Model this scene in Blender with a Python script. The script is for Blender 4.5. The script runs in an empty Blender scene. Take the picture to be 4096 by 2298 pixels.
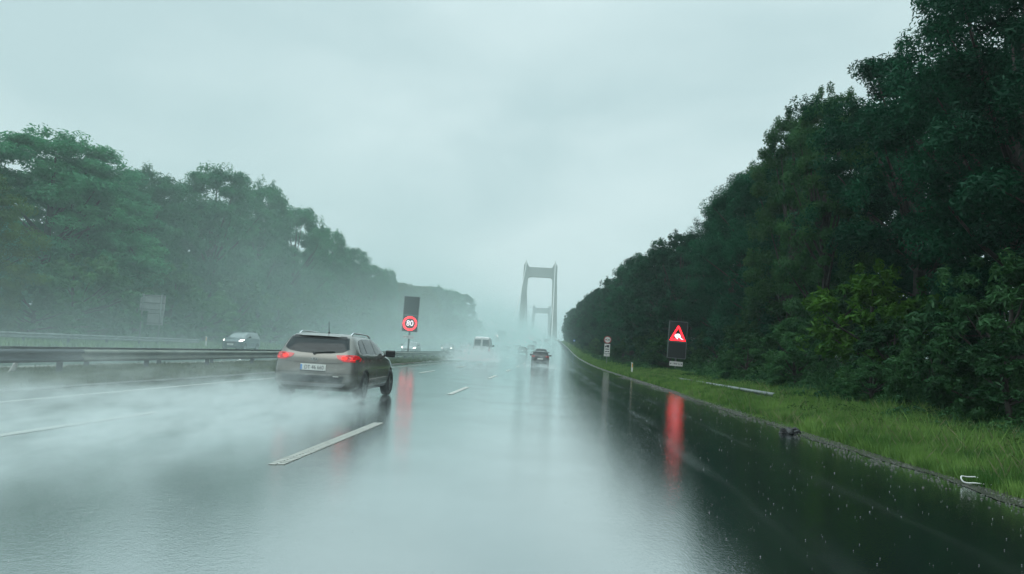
import bpy, bmesh, math, random
import numpy as np
from mathutils import Vector, Matrix
from mathutils.bvhtree import BVHTree
from mathutils.geometry import delaunay_2d_cdt

scene = bpy.context.scene
COL = scene.collection
R = math.radians

# ------------------------------------------------------------------ camera
cam_d = bpy.data.cameras.new("camera"); cam = bpy.data.objects.new("camera", cam_d); COL.objects.link(cam)
cam_d.sensor_width = 36.0; cam_d.lens = 26.0; cam_d.clip_start = 0.05; cam_d.clip_end = 9000
TH, PS, RO, CH = R(4.95), R(3.25), R(3.3), 1.3
fw = Vector((-math.sin(PS)*math.cos(TH), math.cos(PS)*math.cos(TH), math.sin(TH)))
r0 = Vector((math.cos(PS), math.sin(PS), 0)); u0 = r0.cross(fw)
rr = r0*math.cos(RO)+u0*math.sin(RO); uu = u0*math.cos(RO)-r0*math.sin(RO)
cam.matrix_world = Matrix(((rr.x, uu.x, -fw.x, 0), (rr.y, uu.y, -fw.y, 0), (rr.z, uu.z, -fw.z, CH), (0, 0, 0, 1)))
scene.camera = cam

# ------------------------------------------------------------------ world, sun, exposure
scene.view_settings.view_transform = 'Standard'; scene.view_settings.look = 'None'
scene.view_settings.exposure = 0.0; scene.view_settings.gamma = 1.0; scene.view_settings.use_curve_mapping = False
SUN_EL, SUN_AZ = R(52), R(200)
ZENITH = 2.2
world = bpy.data.worlds.new("World"); scene.world = world; world.use_nodes = True
wn, wl = world.node_tree.nodes, world.node_tree.links
wn.clear()
wo = wn.new("ShaderNodeOutputWorld"); bg = wn.new("ShaderNodeBackground"); bg.inputs[1].default_value = 1.0
sky = wn.new("ShaderNodeTexSky"); sky.sky_type = 'NISHITA'; sky.sun_disc = False
sky.sun_elevation = SUN_EL; sky.sun_rotation = SUN_AZ; sky.dust_density = 6.0; sky.air_density = 1.5
skyv = wn.new("ShaderNodeVectorMath"); skyv.operation = 'SCALE'; skyv.inputs[3].default_value = 0.07
wl.new(sky.outputs[0], skyv.inputs[0])
wtc = wn.new("ShaderNodeTexCoord"); wmap = wn.new("ShaderNodeMapping"); wmap.inputs['Scale'].default_value = (1.0, 1.0, 2.6)
wmap.inputs['Rotation'].default_value = (0.15, 0.1, 0.4)
wnz = wn.new("ShaderNodeTexNoise"); wnz.inputs['Scale'].default_value = 2.1; wnz.inputs['Detail'].default_value = 6; wnz.inputs['Roughness'].default_value = 0.48
wnz.inputs['Distortion'].default_value = 0.35
wl.new(wtc.outputs['Generated'], wmap.inputs[0]); wl.new(wmap.outputs[0], wnz.inputs['Vector'])
wr = wn.new("ShaderNodeValToRGB")
wr.color_ramp.elements[0].position = 0.38; wr.color_ramp.elements[0].color = (0.565, 0.740, 0.768, 1)
wr.color_ramp.elements[1].position = 0.64; wr.color_ramp.elements[1].color = (0.725, 0.890, 0.910, 1)
wl.new(wnz.outputs[0], wr.inputs[0])
wmx = wn.new("ShaderNodeMixRGB"); wmx.inputs[0].default_value = 0.94
wl.new(skyv.outputs[0], wmx.inputs[1]); wl.new(wr.outputs[0], wmx.inputs[2])
wsep = wn.new("ShaderNodeSeparateXYZ"); wl.new(wtc.outputs['Generated'], wsep.inputs[0])
wmr = wn.new("ShaderNodeMapRange"); wmr.interpolation_type = 'SMOOTHSTEP'     # overcast sky: brightest overhead
for i_, v_ in ((1, 0.40), (2, 0.92), (3, 1.0), (4, ZENITH)): wmr.inputs[i_].default_value = v_
wl.new(wsep.outputs[2], wmr.inputs[0])
wzs = wn.new("ShaderNodeVectorMath"); wzs.operation = 'SCALE'; wl.new(wmx.outputs[0], wzs.inputs[0]); wl.new(wmr.outputs[0], wzs.inputs[3])
wl.new(wzs.outputs[0], bg.inputs[0]); wl.new(bg.outputs[0], wo.inputs[0])
sun_d = bpy.data.lights.new("sun", 'SUN'); sun_d.energy = 0.5; sun_d.angle = R(40); sun_d.color = (1.0, 0.98, 0.93)
sun = bpy.data.objects.new("sun", sun_d); COL.objects.link(sun)
sun.rotation_euler = (R(90)-SUN_EL, 0, R(180)-SUN_AZ)
scene.cycles.max_bounces = 6; scene.cycles.diffuse_bounces = 3; scene.cycles.glossy_bounces = 3
scene.cycles.transmission_bounces = 3; scene.cycles.volume_bounces = 2; scene.cycles.transparent_max_bounces = 6
scene.cycles.caustics_reflective = False; scene.cycles.caustics_refractive = False
scene.cycles.sample_clamp_indirect = 4.0
scene.cycles.use_denoising = True
scene.cycles.volume_max_steps = 128
HAZE, MIST, LMIST = 0.0006, 0.015, 0.011
SPRAY_RATE, MIST_RATE = 0.4, 0.5

# ------------------------------------------------------------------ helpers
def road_z(y):
    if y < 60: return 0.0
    if y < 180: return 1.3e-4*(y-60)**2
    t = y-180.0; L = 810.0
    return 1.872 + 0.0312*t - 0.0312*t*t/(2*L)

def mat(name, base, rough=0.6, metal=0.0, noise=0.0, nscale=8.0, spec=0.5, bump=0.0, base2=None, coat=0.0):
    m = bpy.data.materials.new(name); m.use_nodes = True
    n, l = m.node_tree.nodes, m.node_tree.links
    b = n["Principled BSDF"]
    b.inputs['Roughness'].default_value = rough; b.inputs['Metallic'].default_value = metal
    b.inputs['Specular IOR Level'].default_value = spec
    b.inputs['Coat Weight'].default_value = coat; b.inputs['Coat Roughness'].default_value = 0.06
    c = (*base, 1)
    tc = n.new("ShaderNodeTexCoord"); nz = n.new("ShaderNodeTexNoise")
    nz.inputs['Scale'].default_value = nscale; nz.inputs['Detail'].default_value = 5
    l.new(tc.outputs['Object'], nz.inputs['Vector'])
    rp = n.new("ShaderNodeValToRGB"); rp.color_ramp.elements[0].position = 0.3; rp.color_ramp.elements[1].position = 0.7
    k = noise
    c2 = (*(base2 if base2 else [min(1, v*(1+k)) for v in base]), 1)
    rp.color_ramp.elements[0].color = c if base2 else tuple([v*(1-k) for v in base])+(1,)
    rp.color_ramp.elements[1].color = c2
    l.new(nz.outputs[0], rp.inputs[0]); l.new(rp.outputs[0], b.inputs['Base Color'])
    if bump:
        bp = n.new("ShaderNodeBump"); bp.inputs['Strength'].default_value = bump; bp.inputs['Distance'].default_value = 0.02
        l.new(nz.outputs[0], bp.inputs['Height']); l.new(bp.outputs[0], b.inputs['Normal'])
    return m

def emat(name, color, strength):
    m = bpy.data.materials.new(name); m.use_nodes = True
    n = m.node_tree.nodes; b = n["Principled BSDF"]
    b.inputs['Base Color'].default_value = (*[c*0.3 for c in color], 1)
    b.inputs['Emission Color'].default_value = (*color, 1); b.inputs['Emission Strength'].default_value = strength
    return m

def leaf_mat(name, c1, c2, trans=0.25, nscale=0.45):
    m = bpy.data.materials.new(name); m.use_nodes = True
    n, l = m.node_tree.nodes, m.node_tree.links
    n.clear(); out = n.new("ShaderNodeOutputMaterial")
    geo = n.new("ShaderNodeTexCoord"); oi = n.new("ShaderNodeObjectInfo")
    add = n.new("ShaderNodeVectorMath"); add.operation = 'ADD'
    sc = n.new("ShaderNodeVectorMath"); sc.operation = 'SCALE'; sc.inputs[0].default_value = (37, 19, 53)
    l.new(oi.outputs['Random'], sc.inputs[3]); l.new(geo.outputs['Object'], add.inputs[0]); l.new(sc.outputs[0], add.inputs[1])
    nz = n.new("ShaderNodeTexNoise"); nz.inputs['Scale'].default_value = nscale; nz.inputs['Detail'].default_value = 8; nz.inputs['Roughness'].default_value = 0.65
    l.new(add.outputs[0], nz.inputs['Vector'])
    rp = n.new("ShaderNodeValToRGB"); rp.color_ramp.elements[0].position = 0.35; rp.color_ramp.elements[1].position = 0.68
    rp.color_ramp.elements[0].color = (*c1, 1); rp.color_ramp.elements[1].color = (*c2, 1)
    l.new(nz.outputs[0], rp.inputs[0])
    hs = n.new("ShaderNodeHueSaturation")
    mr = n.new("ShaderNodeMapRange"); mr.inputs['To Min'].default_value = 0.75; mr.inputs['To Max'].default_value = 1.3
    l.new(oi.outputs['Random'], mr.inputs[0]); l.new(mr.outputs[0], hs.inputs['Value']); l.new(rp.outputs[0], hs.inputs['Color'])
    d = n.new("ShaderNodeBsdfDiffuse"); t = n.new("ShaderNodeBsdfTranslucent"); g = n.new("ShaderNodeBsdfGlossy"); g.inputs['Roughness'].default_value = 0.38
    g.inputs['Color'].default_value = (0.45, 0.62, 0.55, 1)
    l.new(hs.outputs[0], d.inputs[0]); l.new(hs.outputs[0], t.inputs[0])
    m1 = n.new("ShaderNodeMixShader"); m1.inputs[0].default_value = trans
    l.new(d.outputs[0], m1.inputs[1]); l.new(t.outputs[0], m1.inputs[2])
    m2 = n.new("ShaderNodeMixShader"); m2.inputs[0].default_value = 0.025
    l.new(m1.outputs[0], m2.inputs[1]); l.new(g.outputs[0], m2.inputs[2]); l.new(m2.outputs[0], out.inputs[0])
    return m

def link(o, parent=None):
    COL.objects.link(o)
    if parent is not None: o.parent = parent
    return o

def obj_py(name, V, Fc, m, parent=None, smooth=False, mi=None):
    me = bpy.data.meshes.new(name); me.from_pydata([tuple(v) for v in V], [], [tuple(f) for f in Fc])
    for x in (m if isinstance(m, (list, tuple)) else [m]): me.materials.append(x)
    if mi is not None: me.polygons.foreach_set("material_index", mi)
    if smooth: me.polygons.foreach_set("use_smooth", [True]*len(me.polygons))
    me.update(); return link(bpy.data.objects.new(name, me), parent)

def mesh_np(name, V, n_per, m):
    """V: (N*n_per,3) – N separate polygons of n_per corners."""
    me = bpy.data.meshes.new(name); N = len(V)//n_per
    me.vertices.add(len(V)); me.vertices.foreach_set("co", np.ascontiguousarray(V, dtype=np.float32).ravel())
    me.loops.add(len(V)); me.loops.foreach_set("vertex_index", np.arange(len(V), dtype=np.int32))
    me.polygons.add(N); me.polygons.foreach_set("loop_start", np.arange(N, dtype=np.int32)*n_per)
    me.polygons.foreach_set("loop_total", np.full(N, n_per, dtype=np.int32))
    me.materials.append(m); me.update(calc_edges=True); return me

class MB:
    def __init__(s): s.V = []; s.F = []
    def add(s, V, F):
        o = len(s.V); s.V += [tuple(v) for v in V]; s.F += [tuple(i+o for i in f) for f in F]; return s
    def box(s, c, d, rz=0.0, rx=0.0):
        M = Matrix.Rotation(rz, 3, 'Z') @ Matrix.Rotation(rx, 3, 'X')
        V = [Vector(c)+M @ Vector((sx*d[0]/2, sy*d[1]/2, sz*d[2]/2)) for sx in (-1, 1) for sy in (-1, 1) for sz in (-1, 1)]
        return s.add(V, [(0, 1, 3, 2), (4, 6, 7, 5), (0, 4, 5, 1), (2, 3, 7, 6), (0, 2, 6, 4), (1, 5, 7, 3)])
    def tube(s, pts, rad, n=8, caps=True):
        pts = [Vector(p) for p in pts]; rad = rad if isinstance(rad, (list, tuple)) else [rad]*len(pts)
        rings = []; V = []
        for i, p in enumerate(pts):
            d = (pts[min(i+1, len(pts)-1)]-pts[max(i-1, 0)]).normalized()
            a = d.cross(Vector((0.31, 0.17, 0.93)) if abs(d.z) < 0.9 else Vector((1, 0.1, 0))).normalized(); b = d.cross(a)
            for k in range(n):
                t = 2*math.pi*k/n; V.append(p+(a*math.cos(t)+b*math.sin(t))*rad[i])
        F = []
        for i in range(len(pts)-1):
            for k in range(n):
                F.append((i*n+k, i*n+(k+1) % n, (i+1)*n+(k+1) % n, (i+1)*n+k))
        if caps: F.append(tuple(range(n))[::-1]); F.append(tuple((len(pts)-1)*n+k for k in range(n)))
        return s.add(V, F)
    def slab(s, poly, y0, y1):
        """polygon in (x,z) extruded from y0 to y1"""
        n = len(poly); V = [(p[0], y0, p[1]) for p in poly]+[(p[0], y1, p[1]) for p in poly]
        F = [tuple(range(n)), tuple(range(2*n-1, n-1, -1))]+[(i, (i+1) % n, n+(i+1) % n, n+i) for i in range(n)]
        return s.add(V, F)
    def build(s, name, m, parent=None, smooth=False, bevel=0.0):
        o = obj_py(name, s.V, s.F, m, parent, smooth)
        if bevel:
            b = o.modifiers.new("bevel", 'BEVEL'); b.width = bevel; b.segments = 2; b.limit_method = 'ANGLE'
        return o

def empty(name, loc=(0, 0, 0), rz=0.0):
    o = bpy.data.objects.new(name, None); COL.objects.link(o); o.location = loc; o.rotation_euler = (0, 0, rz); o.empty_display_size = 0.2; return o

def tag(o, label=None, cat=None, group=None, kind=None):
    if label: o["label"] = label
    if cat: o["category"] = cat
    if group: o["group"] = group
    if kind: o["kind"] = kind
    return o

def copy_tree(o, parent=None):
    c = o.copy(); COL.objects.link(c); c.parent = parent
    for ch in list(o.children): copy_tree(ch, c)
    return c

def text_mesh(body, size, font_scale_x=1.0, extrude=0.004):
    cu = bpy.data.curves.new("text", 'FONT'); cu.body = body; cu.size = size; cu.extrude = extrude; cu.align_x = 'CENTER'; cu.align_y = 'CENTER'
    cu.resolution_u = 3
    t = bpy.data.objects.new("text_tmp", cu); COL.objects.link(t)
    dg = bpy.context.evaluated_depsgraph_get(); me = bpy.data.meshes.new_from_object(t.evaluated_get(dg))
    bpy.data.objects.remove(t); bpy.data.curves.remove(cu)
    for v in me.vertices: v.co.x *= font_scale_x
    return me

def text_obj(name, body, size, loc, m, parent, sx=1.0, rot=None, extrude=0.004):
    me = text_mesh(body, size, sx, extrude); me.materials.clear(); me.materials.append(m)
    o = bpy.data.objects.new(name, me); link(o, parent); o.location = loc
    o.rotation_euler = rot if rot else (R(90), 0, 0); return o

# ------------------------------------------------------------------ materials
M = {}
M['trunk'] = mat('wet_bark', (0.035, 0.03, 0.025), 0.7, noise=0.5, nscale=6, bump=0.5)
M['leaf_r'] = leaf_mat('leaf_dark', (0.003, 0.034, 0.019), (0.022, 0.130, 0.060), 0.25)
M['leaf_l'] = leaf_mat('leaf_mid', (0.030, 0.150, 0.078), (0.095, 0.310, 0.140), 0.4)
M['leaf_y'] = leaf_mat('leaf_pale', (0.045, 0.115, 0.030), (0.13, 0.225, 0.05))
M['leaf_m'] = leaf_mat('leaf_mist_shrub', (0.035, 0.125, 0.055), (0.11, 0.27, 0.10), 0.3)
M['leaf_s'] = leaf_mat('leaf_shrub', (0.010, 0.050, 0.020), (0.070, 0.180, 0.060))
M['leaf_b'] = leaf_mat('leaf_bright', (0.014, 0.070, 0.012), (0.085, 0.200, 0.022))
M['grass'] = leaf_mat('grass_blades', (0.065, 0.165, 0.036), (0.27, 0.44, 0.110), nscale=1.1)
M['grass_l'] = leaf_mat('grass_median', (0.055, 0.10, 0.035), (0.17, 0.20, 0.085), nscale=1.2)
M['soil'] = mat('soil', (0.03, 0.04, 0.02), 0.9, noise=0.5, nscale=1.5, bump=0.4)
M['gravel'] = mat('gravel', (0.020, 0.024, 0.020), 0.30, nscale=11, bump=0.9, base2=(0.080, 0.078, 0.064))
M['steel'] = mat('galvanised', (0.20, 0.22, 0.22), 0.5, 0.3, noise=0.3, nscale=3)
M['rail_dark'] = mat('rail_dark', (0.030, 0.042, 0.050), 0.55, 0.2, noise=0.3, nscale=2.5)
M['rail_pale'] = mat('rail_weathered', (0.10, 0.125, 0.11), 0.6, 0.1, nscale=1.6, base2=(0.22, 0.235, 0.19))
M['white'] = mat('white_paint', (0.72, 0.72, 0.70), 0.5, noise=0.06, nscale=4)
M['mark'] = mat('marking_paint', (0.50, 0.50, 0.46), 0.45, noise=0.18, nscale=14)
M['black'] = mat('black_plastic', (0.015, 0.016, 0.018), 0.45, noise=0.2)
M['panel'] = mat('panel_dark', (0.022, 0.025, 0.028), 0.6, noise=0.15, nscale=20)
M['frame'] = mat('panel_frame', (0.15, 0.17, 0.17), 0.5, 0.3, noise=0.2)
M['red'] = mat('sign_red', (0.35, 0.03, 0.03), 0.5, noise=0.1)
M['amber'] = mat('reflector_amber', (0.7, 0.38, 0.03), 0.35, noise=0.1)
M['blue'] = mat('sign_blue', (0.10, 0.28, 0.62), 0.5, noise=0.1)
M['rubber'] = mat('tyre', (0.018, 0.018, 0.019), 0.55, noise=0.2)
M['rim'] = mat('alloy', (0.35, 0.36, 0.37), 0.35, 0.8, noise=0.1)
M['glass'] = mat('car_glass', (0.012, 0.020, 0.023), 0.06, 0.0, noise=0.1, spec=0.35)
M['chrome'] = mat('chrome', (0.65, 0.67, 0.68), 0.18, 1.0, noise=0.05)
M['concrete'] = mat('bridge_concrete', (0.30, 0.335, 0.32), 0.75, nscale=0.05, base2=(0.40, 0.43, 0.41))
M['cable'] = mat('cable', (0.22, 0.24, 0.235), 0.6, noise=0.1)
M['cable_pale'] = mat('cable_pale', (0.6, 0.62, 0.6), 0.6, noise=0.1)
M['redled'] = emat('led_red', (1.0, 0.012, 0.022), 5.0)
M['whiteled'] = emat('led_white', (1.0, 0.93, 1.0), 1.6)
M['tail'] = mat('tail_lens', (0.42, 0.010, 0.015), 0.12, noise=0.2, nscale=30, coat=1.0)
M['tail'].node_tree.nodes['Principled BSDF'].inputs['Emission Color'].default_value = (1, .02, .03, 1)
M['tail'].node_tree.nodes['Principled BSDF'].inputs['Emission Strength'].default_value = 0.22
M['taillit'] = emat('tail_lit', (1.0, 0.03, 0.02), 1.5)
M['taildim'] = emat('tail_lit_dim', (1.0, 0.05, 0.05), 0.35)
M['tail_off'] = mat('tail_lens_dark', (0.16, 0.010, 0.012), 0.2, noise=0.2)
M['headlit'] = emat('head_lit', (1.0, 0.97, 0.88), 9.0)
M['plate'] = mat('plate_white', (0.75, 0.75, 0.72), 0.4, noise=0.03)
M['ink'] = mat('plate_ink', (0.02, 0.02, 0.025), 0.5, noise=0.1)

def paint(name, c, metal=0.35, rough=0.3):
    return mat(name, c, rough, metal, noise=0.06, nscale=2, coat=0.8)

# wet road
def road_material():
    m = bpy.data.materials.new('wet_asphalt'); m.use_nodes = True
    n, l = m.node_tree.nodes, m.node_tree.links; n.clear(); out = n.new("ShaderNodeOutputMaterial")
    geo = n.new("ShaderNodeNewGeometry")
    def noise(scale, vec, det=4, rough=0.55):
        z = n.new("ShaderNodeTexNoise"); z.inputs['Scale'].default_value = scale; z.inputs['Detail'].default_value = det; z.inputs['Roughness'].default_value = rough
        l.new(vec, z.inputs['Vector']); return z.outputs[0]
    st = n.new("ShaderNodeMapping"); st.inputs['Scale'].default_value = (1.0, 0.045, 1.0); l.new(geo.outputs['Position'], st.inputs[0])
    streak = noise(1.6, st.outputs[0], 4)
    agg = noise(64, geo.outputs['Position'], 2); rip = noise(17, geo.outputs['Position'], 3); big = noise(0.5, geo.outputs['Position'], 4)
    cr = n.new("ShaderNodeValToRGB"); cr.color_ramp.elements[0].color = (0.004, 0.009, 0.010, 1); cr.color_ramp.elements[1].color = (0.018, 0.028, 0.029, 1)
    l.new(agg, cr.inputs[0])
    d = n.new("ShaderNodeBsdfDiffuse"); l.new(cr.outputs[0], d.inputs[0])
    rr_ = n.new("ShaderNodeMapRange"); rr_.inputs['From Min'].default_value = 0.35; rr_.inputs['From Max'].default_value = 0.68
    rr_.inputs['To Min'].default_value = 0.04; rr_.inputs['To Max'].default_value = 0.10; l.new(streak, rr_.inputs[0])
    g = n.new("ShaderNodeBsdfGlossy"); sx_ = n.new("ShaderNodeSeparateXYZ"); l.new(geo.outputs['Position'], sx_.inputs[0])
    rut = None                                        # rougher, drier wheel-track ridges
    for cx_, hw_ in ((1.95, .50), (3.2, .35), (-4.55, .4), (-7.5, .4)):
        a_ = n.new("ShaderNodeMath"); a_.operation = 'SUBTRACT'; l.new(sx_.outputs[0], a_.inputs[0]); a_.inputs[1].default_value = cx_
        b_ = n.new("ShaderNodeMath"); b_.operation = 'ABSOLUTE'; l.new(a_.outputs[0], b_.inputs[0])
        c_ = n.new("ShaderNodeMapRange"); c_.interpolation_type = 'SMOOTHSTEP'; l.new(b_.outputs[0], c_.inputs[0])
        for i_, v_ in ((1, 0), (2, hw_), (3, .05), (4, 0)): c_.inputs[i_].default_value = v_
        if rut is None: rut = c_.outputs[0]
        else:
            d_ = n.new("ShaderNodeMath"); l.new(rut, d_.inputs[0]); l.new(c_.outputs[0], d_.inputs[1]); rut = d_.outputs[0]
    st2 = n.new("ShaderNodeMapping"); st2.inputs['Scale'].default_value = (2.2, 0.16, 1.0); l.new(geo.outputs['Position'], st2.inputs[0])
    brk = n.new("ShaderNodeMapRange"); l.new(noise(2.0, st2.outputs[0], 4), brk.inputs[0])
    for i_, v_ in ((1, .42), (2, .60), (3, 0), (4, 1.3)): brk.inputs[i_].default_value = v_
    rb_ = n.new("ShaderNodeMath"); rb_.operation = 'MULTIPLY_ADD'; l.new(rut, rb_.inputs[0]); l.new(brk.outputs[0], rb_.inputs[1]); l.new(rr_.outputs[0], rb_.inputs[2])
    l.new(rb_.outputs[0], g.inputs['Roughness']); g.inputs['Color'].default_value = (0.93, 0.96, 0.96, 1)
    ad = n.new("ShaderNodeMath"); ad.operation = 'MULTIPLY_ADD'; ad.inputs[1].default_value = 1.1
    l.new(agg, ad.inputs[0]); l.new(rip, ad.inputs[2])
    bp = n.new("ShaderNodeBump"); bp.inputs['Strength'].default_value = 0.12; bp.inputs['Distance'].default_value = 0.008
    l.new(ad.outputs[0], bp.inputs['Height'])
    l.new(bp.outputs[0], g.inputs['Normal']); l.new(bp.outputs[0], d.inputs['Normal'])
    lw = n.new("ShaderNodeLayerWeight"); lw.inputs['Blend'].default_value = 0.5
    pw = n.new("ShaderNodeMath"); pw.operation = 'POWER'; pw.inputs[1].default_value = 0.85; l.new(lw.outputs['Facing'], pw.inputs[0])
    ml = n.new("ShaderNodeMath"); ml.operation = 'MULTIPLY'; l.new(pw.outputs[0], ml.inputs[0])
    fr = n.new("ShaderNodeMapRange"); fr.inputs['From Min'].default_value = 0.3; fr.inputs['From Max'].default_value = 0.7
    fr.inputs['To Min'].default_value = 1.0; fr.inputs['To Max'].default_value = 0.92; l.new(big, fr.inputs[0]); l.new(fr.outputs[0], ml.inputs[1])
    mx = n.new("ShaderNodeMixShader"); l.new(ml.outputs[0], mx.inputs[0]); l.new(d.outputs[0], mx.inputs[1]); l.new(g.outputs[0], mx.inputs[2])
    l.new(mx.outputs[0], out.inputs[0]); return m
M['road'] = road_material()

# ------------------------------------------------------------------ ground, roads, water
YEND = 500
ys_g = [-60, -30, -10, 0, 5, 10, 15, 20, 25, 30, 40, 50, 60, 75, 90, 110, 130, 150, 175, 200, 230, 260, 300, 340, 380, 420, 460, 485, YEND]
xs_g = [-700, -300, -120, -70, -50, -42, -38, -35, -33, -31, -29.6, -29, -16, -14.6, -13, -11.5, -10.6, -10.2, 5.0, 5.5, 6.2, 7.2, 8.2, 9.2, 10.5, 12, 14, 17, 22, 30, 60, 150, 400, 700]
def ground_h(x, y):
    b = road_z(min(y, YEND))
    if -29 <= x <= -16 or -10.3 <= x <= 5.2: h = -0.06
    elif x < -29: h = min(2.2, max(0.0, (-31-x)*0.10)) + 0.02
    elif x < -10: h = 0.07 if -14.7 < x < -10.6 else 0.0
    else: h = 0.0 if x < 5.6 else min(0.30, (x-5.6)*0.09) + max(0, min(2.0, (x-9.2)*0.16))
    return b+h
V = []; Fc = []
rows = ys_g+[520, 560, 700]
rng = random.Random(3)
for j, y in enumerate(rows):
    for x in xs_g:
        z = ground_h(x, y) if y <= YEND else {520: -6, 560: -24, 700: -46}[y]
        if abs(x) > 100 and y <= YEND: z += -1.5
        V.append((x, y, z+(rng.uniform(-.05, .05) if (x < -31 or x > 7) and y <= YEND else 0)))
nx = len(xs_g)
for j in range(len(rows)-1):
    for i in range(nx-1): Fc.append((j*nx+i, j*nx+i+1, (j+1)*nx+i+1, (j+1)*nx+i))
tag(obj_py('ground', V, Fc, M['soil'], smooth=True), kind='structure')

def strip(name, x0, x1, ys, dz, m, wob=0.0, nxs=1, seed=0):
    rg = random.Random(seed); V = []; Fc = []; k = nxs+1
    for y in ys:
        a = x0+wob*(.5*math.sin(y*.9+seed)+.3*math.sin(y*2.3+seed*2)+.25*math.sin(y*5.7)+rg.uniform(-.15, .15)); b = x1+wob*(.6*math.sin(y*.7+seed*3)+.4*math.sin(y*3.1))
        for i in range(k): V.append((a+(b-a)*i/nxs, y, road_z(y)+dz))
    for j in range(len(ys)-1):
        for i in range(nxs): Fc.append((j*k+i, j*k+i+1, (j+1)*k+i+1, (j+1)*k+i))
    return obj_py(name, V, Fc, m)
ysr = list(range(-60, 180, 6))+list(range(180, 1500, 15))
ysn = [y for y in ysr if y <= YEND]
tag(strip('road', -10.3, 5.15, ysr, 0.0, M['road']), kind='structure')
tag(strip('opposite_road', -29.2, -15.6, ysr, 0.0, M['road']), kind='structure')
fine = [-10+0.4*i for i in range(0, 300)]+list(range(110, YEND, 4))
tag(strip('gravel_shoulder', 4.96, 5.85, fine, 0.005, M['gravel'], 0.16, 1, 5), kind='structure')
tag(strip('gravel_margin', -10.75, -10.1, fine, 0.012, M['gravel'], 0.12, 1, 6), kind='structure')
tag(strip('median_paving', -14.9, -13.9, ysn, 0.085, M['rail_pale'], 0.04, 1, 7), kind='structure')
w = MB(); w.add([(-1050, 510, -36), (1050, 510, -36), (1050, 2350, -36), (-1050, 2350, -36)], [(0, 1, 2, 3)])
tag(w.build('water', mat('strait_water', (0.05, 0.09, 0.10), 0.12, noise=0.2, nscale=0.02, bump=0.2)), kind='structure')

# lane markings
def dash(x, y0, y1, wdt=0.13, ribs=False):
    mb = MB()
    if ribs:
        y = y0
        while y < y1-0.05:
            for s in (-1, 1):
                mb.box((x+s*wdt*0.26, y+0.03+s*0.02, road_z(y)+0.005), (wdt*0.47, 0.058, 0.006))
            y += 0.098
    else:
        n = 3; pts = [y0+(y1-y0)*i/n for i in range(n+1)]
        mb.add([(x+s*wdt/2, yy, road_z(yy)+0.006) for yy in pts for s in (-1, 1)], [(2*i, 2*i+1, 2*i+3, 2*i+2) for i in range(n)])
    return tag(mb.build('lane_marking', M['mark']), kind='structure')
y = 7.6; k = 0
for k in range(34):
    y0 = 7.6+13.1*k if k < 3 else 47.5+15*(k-3)
    dash(-2.75, y0, y0+4.6, 0.15, k == 0)
for k in range(36): dash(-6.25, -5+14.3*k+(1.6 if k else 0)+10.5-14.3, -5+14.3*k+10.5-14.3+6.2, 0.15)
tag(strip('edge_line', -8.91, -8.81, ysr, 0.006, M['mark']), kind='structure')
for xx in (-19.4, -23.0):
    for k in range(26): dash(xx, 8+15*k, 13+15*k)
for xx in (-15.9, -26.6): tag(strip('edge_line', xx-.07, xx+.07, ysn, 0.006, M['mark']), kind='structure')

# ------------------------------------------------------------------ guardrails
PROF = [(-.02, 0.0), (0.03, .012), (.075, .05), (.075, .085), (.0, .135), (-.01, .16), (.0, .185), (.075, .235), (.075, .27), (.03, .305), (-.02, .315)]
def wbeam(x, y0, y1, ztop, sgn, mt, parent, step=4.0, zf=None):
    n = max(1, int((y1-y0)/step)); V = []; Fc = []; k = len(PROF)
    pr = [(a+0.006, b) for a, b in PROF]+[(a-0.006, b) for a, b in PROF[::-1]]; k = len(pr)
    for i in range(n+1):
        y = y0+(y1-y0)*i/n
        zb = road_z(y)+(zf(y) if zf else ztop)-.315
        for a, b in pr: V.append((x+sgn*a, y, zb+b))
    for i in range(n):
        for j in range(k): Fc.append((i*k+j, i*k+(j+1) % k, (i+1)*k+(j+1) % k, (i+1)*k+j))
    Fc.append(tuple(range(k))); Fc.append(tuple(n*k+j for j in range(k))[::-1])
    return obj_py('rail', V, Fc, mt, parent)
def guardrail(label, x, sgn, segs, ztop, post_y, pm, group=None, zf=None):
    g = empty('guardrail', (0, 0, 0)); tag(g, label, 'guardrail', group)
    for (a, b, mt) in segs: wbeam(x, a, b, ztop, sgn, mt, g, zf=zf)
    pme = None
    for y in post_y:
        zt = zf(y) if zf else ztop
        if pme is None:
            mb = MB()
            mb.box((0, -.05, 0), (.10, .008, .9)); mb.box((0, .05, 0), (.10, .008, .9)); mb.box((-.045*sgn, 0, 0), (.008, .092, .9))
            o = mb.build('post', pm, g); pme = o.data
        else: o = link(bpy.data.objects.new('post', pme), g)
        o.location = (x-sgn*.085, y, road_z(y)+zt-.02-.45)
    return g
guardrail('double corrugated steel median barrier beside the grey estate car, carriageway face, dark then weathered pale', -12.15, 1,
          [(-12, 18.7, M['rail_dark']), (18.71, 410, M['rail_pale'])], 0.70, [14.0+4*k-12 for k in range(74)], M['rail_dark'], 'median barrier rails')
guardrail('rear rail of the median barrier, only its dark top edge shows above the front rail', -13.55, -1,
          [(-12, 410, M['rail_dark'])], 0.70, [13.0+4*k-12 for k in range(74)], M['rail_dark'], 'median barrier rails')
guardrail('thin grey guardrail along the far left verge below the trees', -30.1, 1, [(-5, 62, M['steel'])], 0.78, [1+4*k for k in range(15)], M['rail_dark'])
guardrail('guardrail at the right of the carriageway climbing onto the suspension bridge', 4.2, -1, [(195, 690, M['rail_pale'])], 0.78, [196+6*k for k in range(80)], M['steel'])
guardrail('low sloping rail end half sunk in the grass below the red triangle display', 7.15, -1, [(24, 49, M['steel'])], 0.5, [26+4*k for k in range(6)], M['steel'],
          zf=lambda y: 0.46-max(0, (y-24))*0.005)

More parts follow.
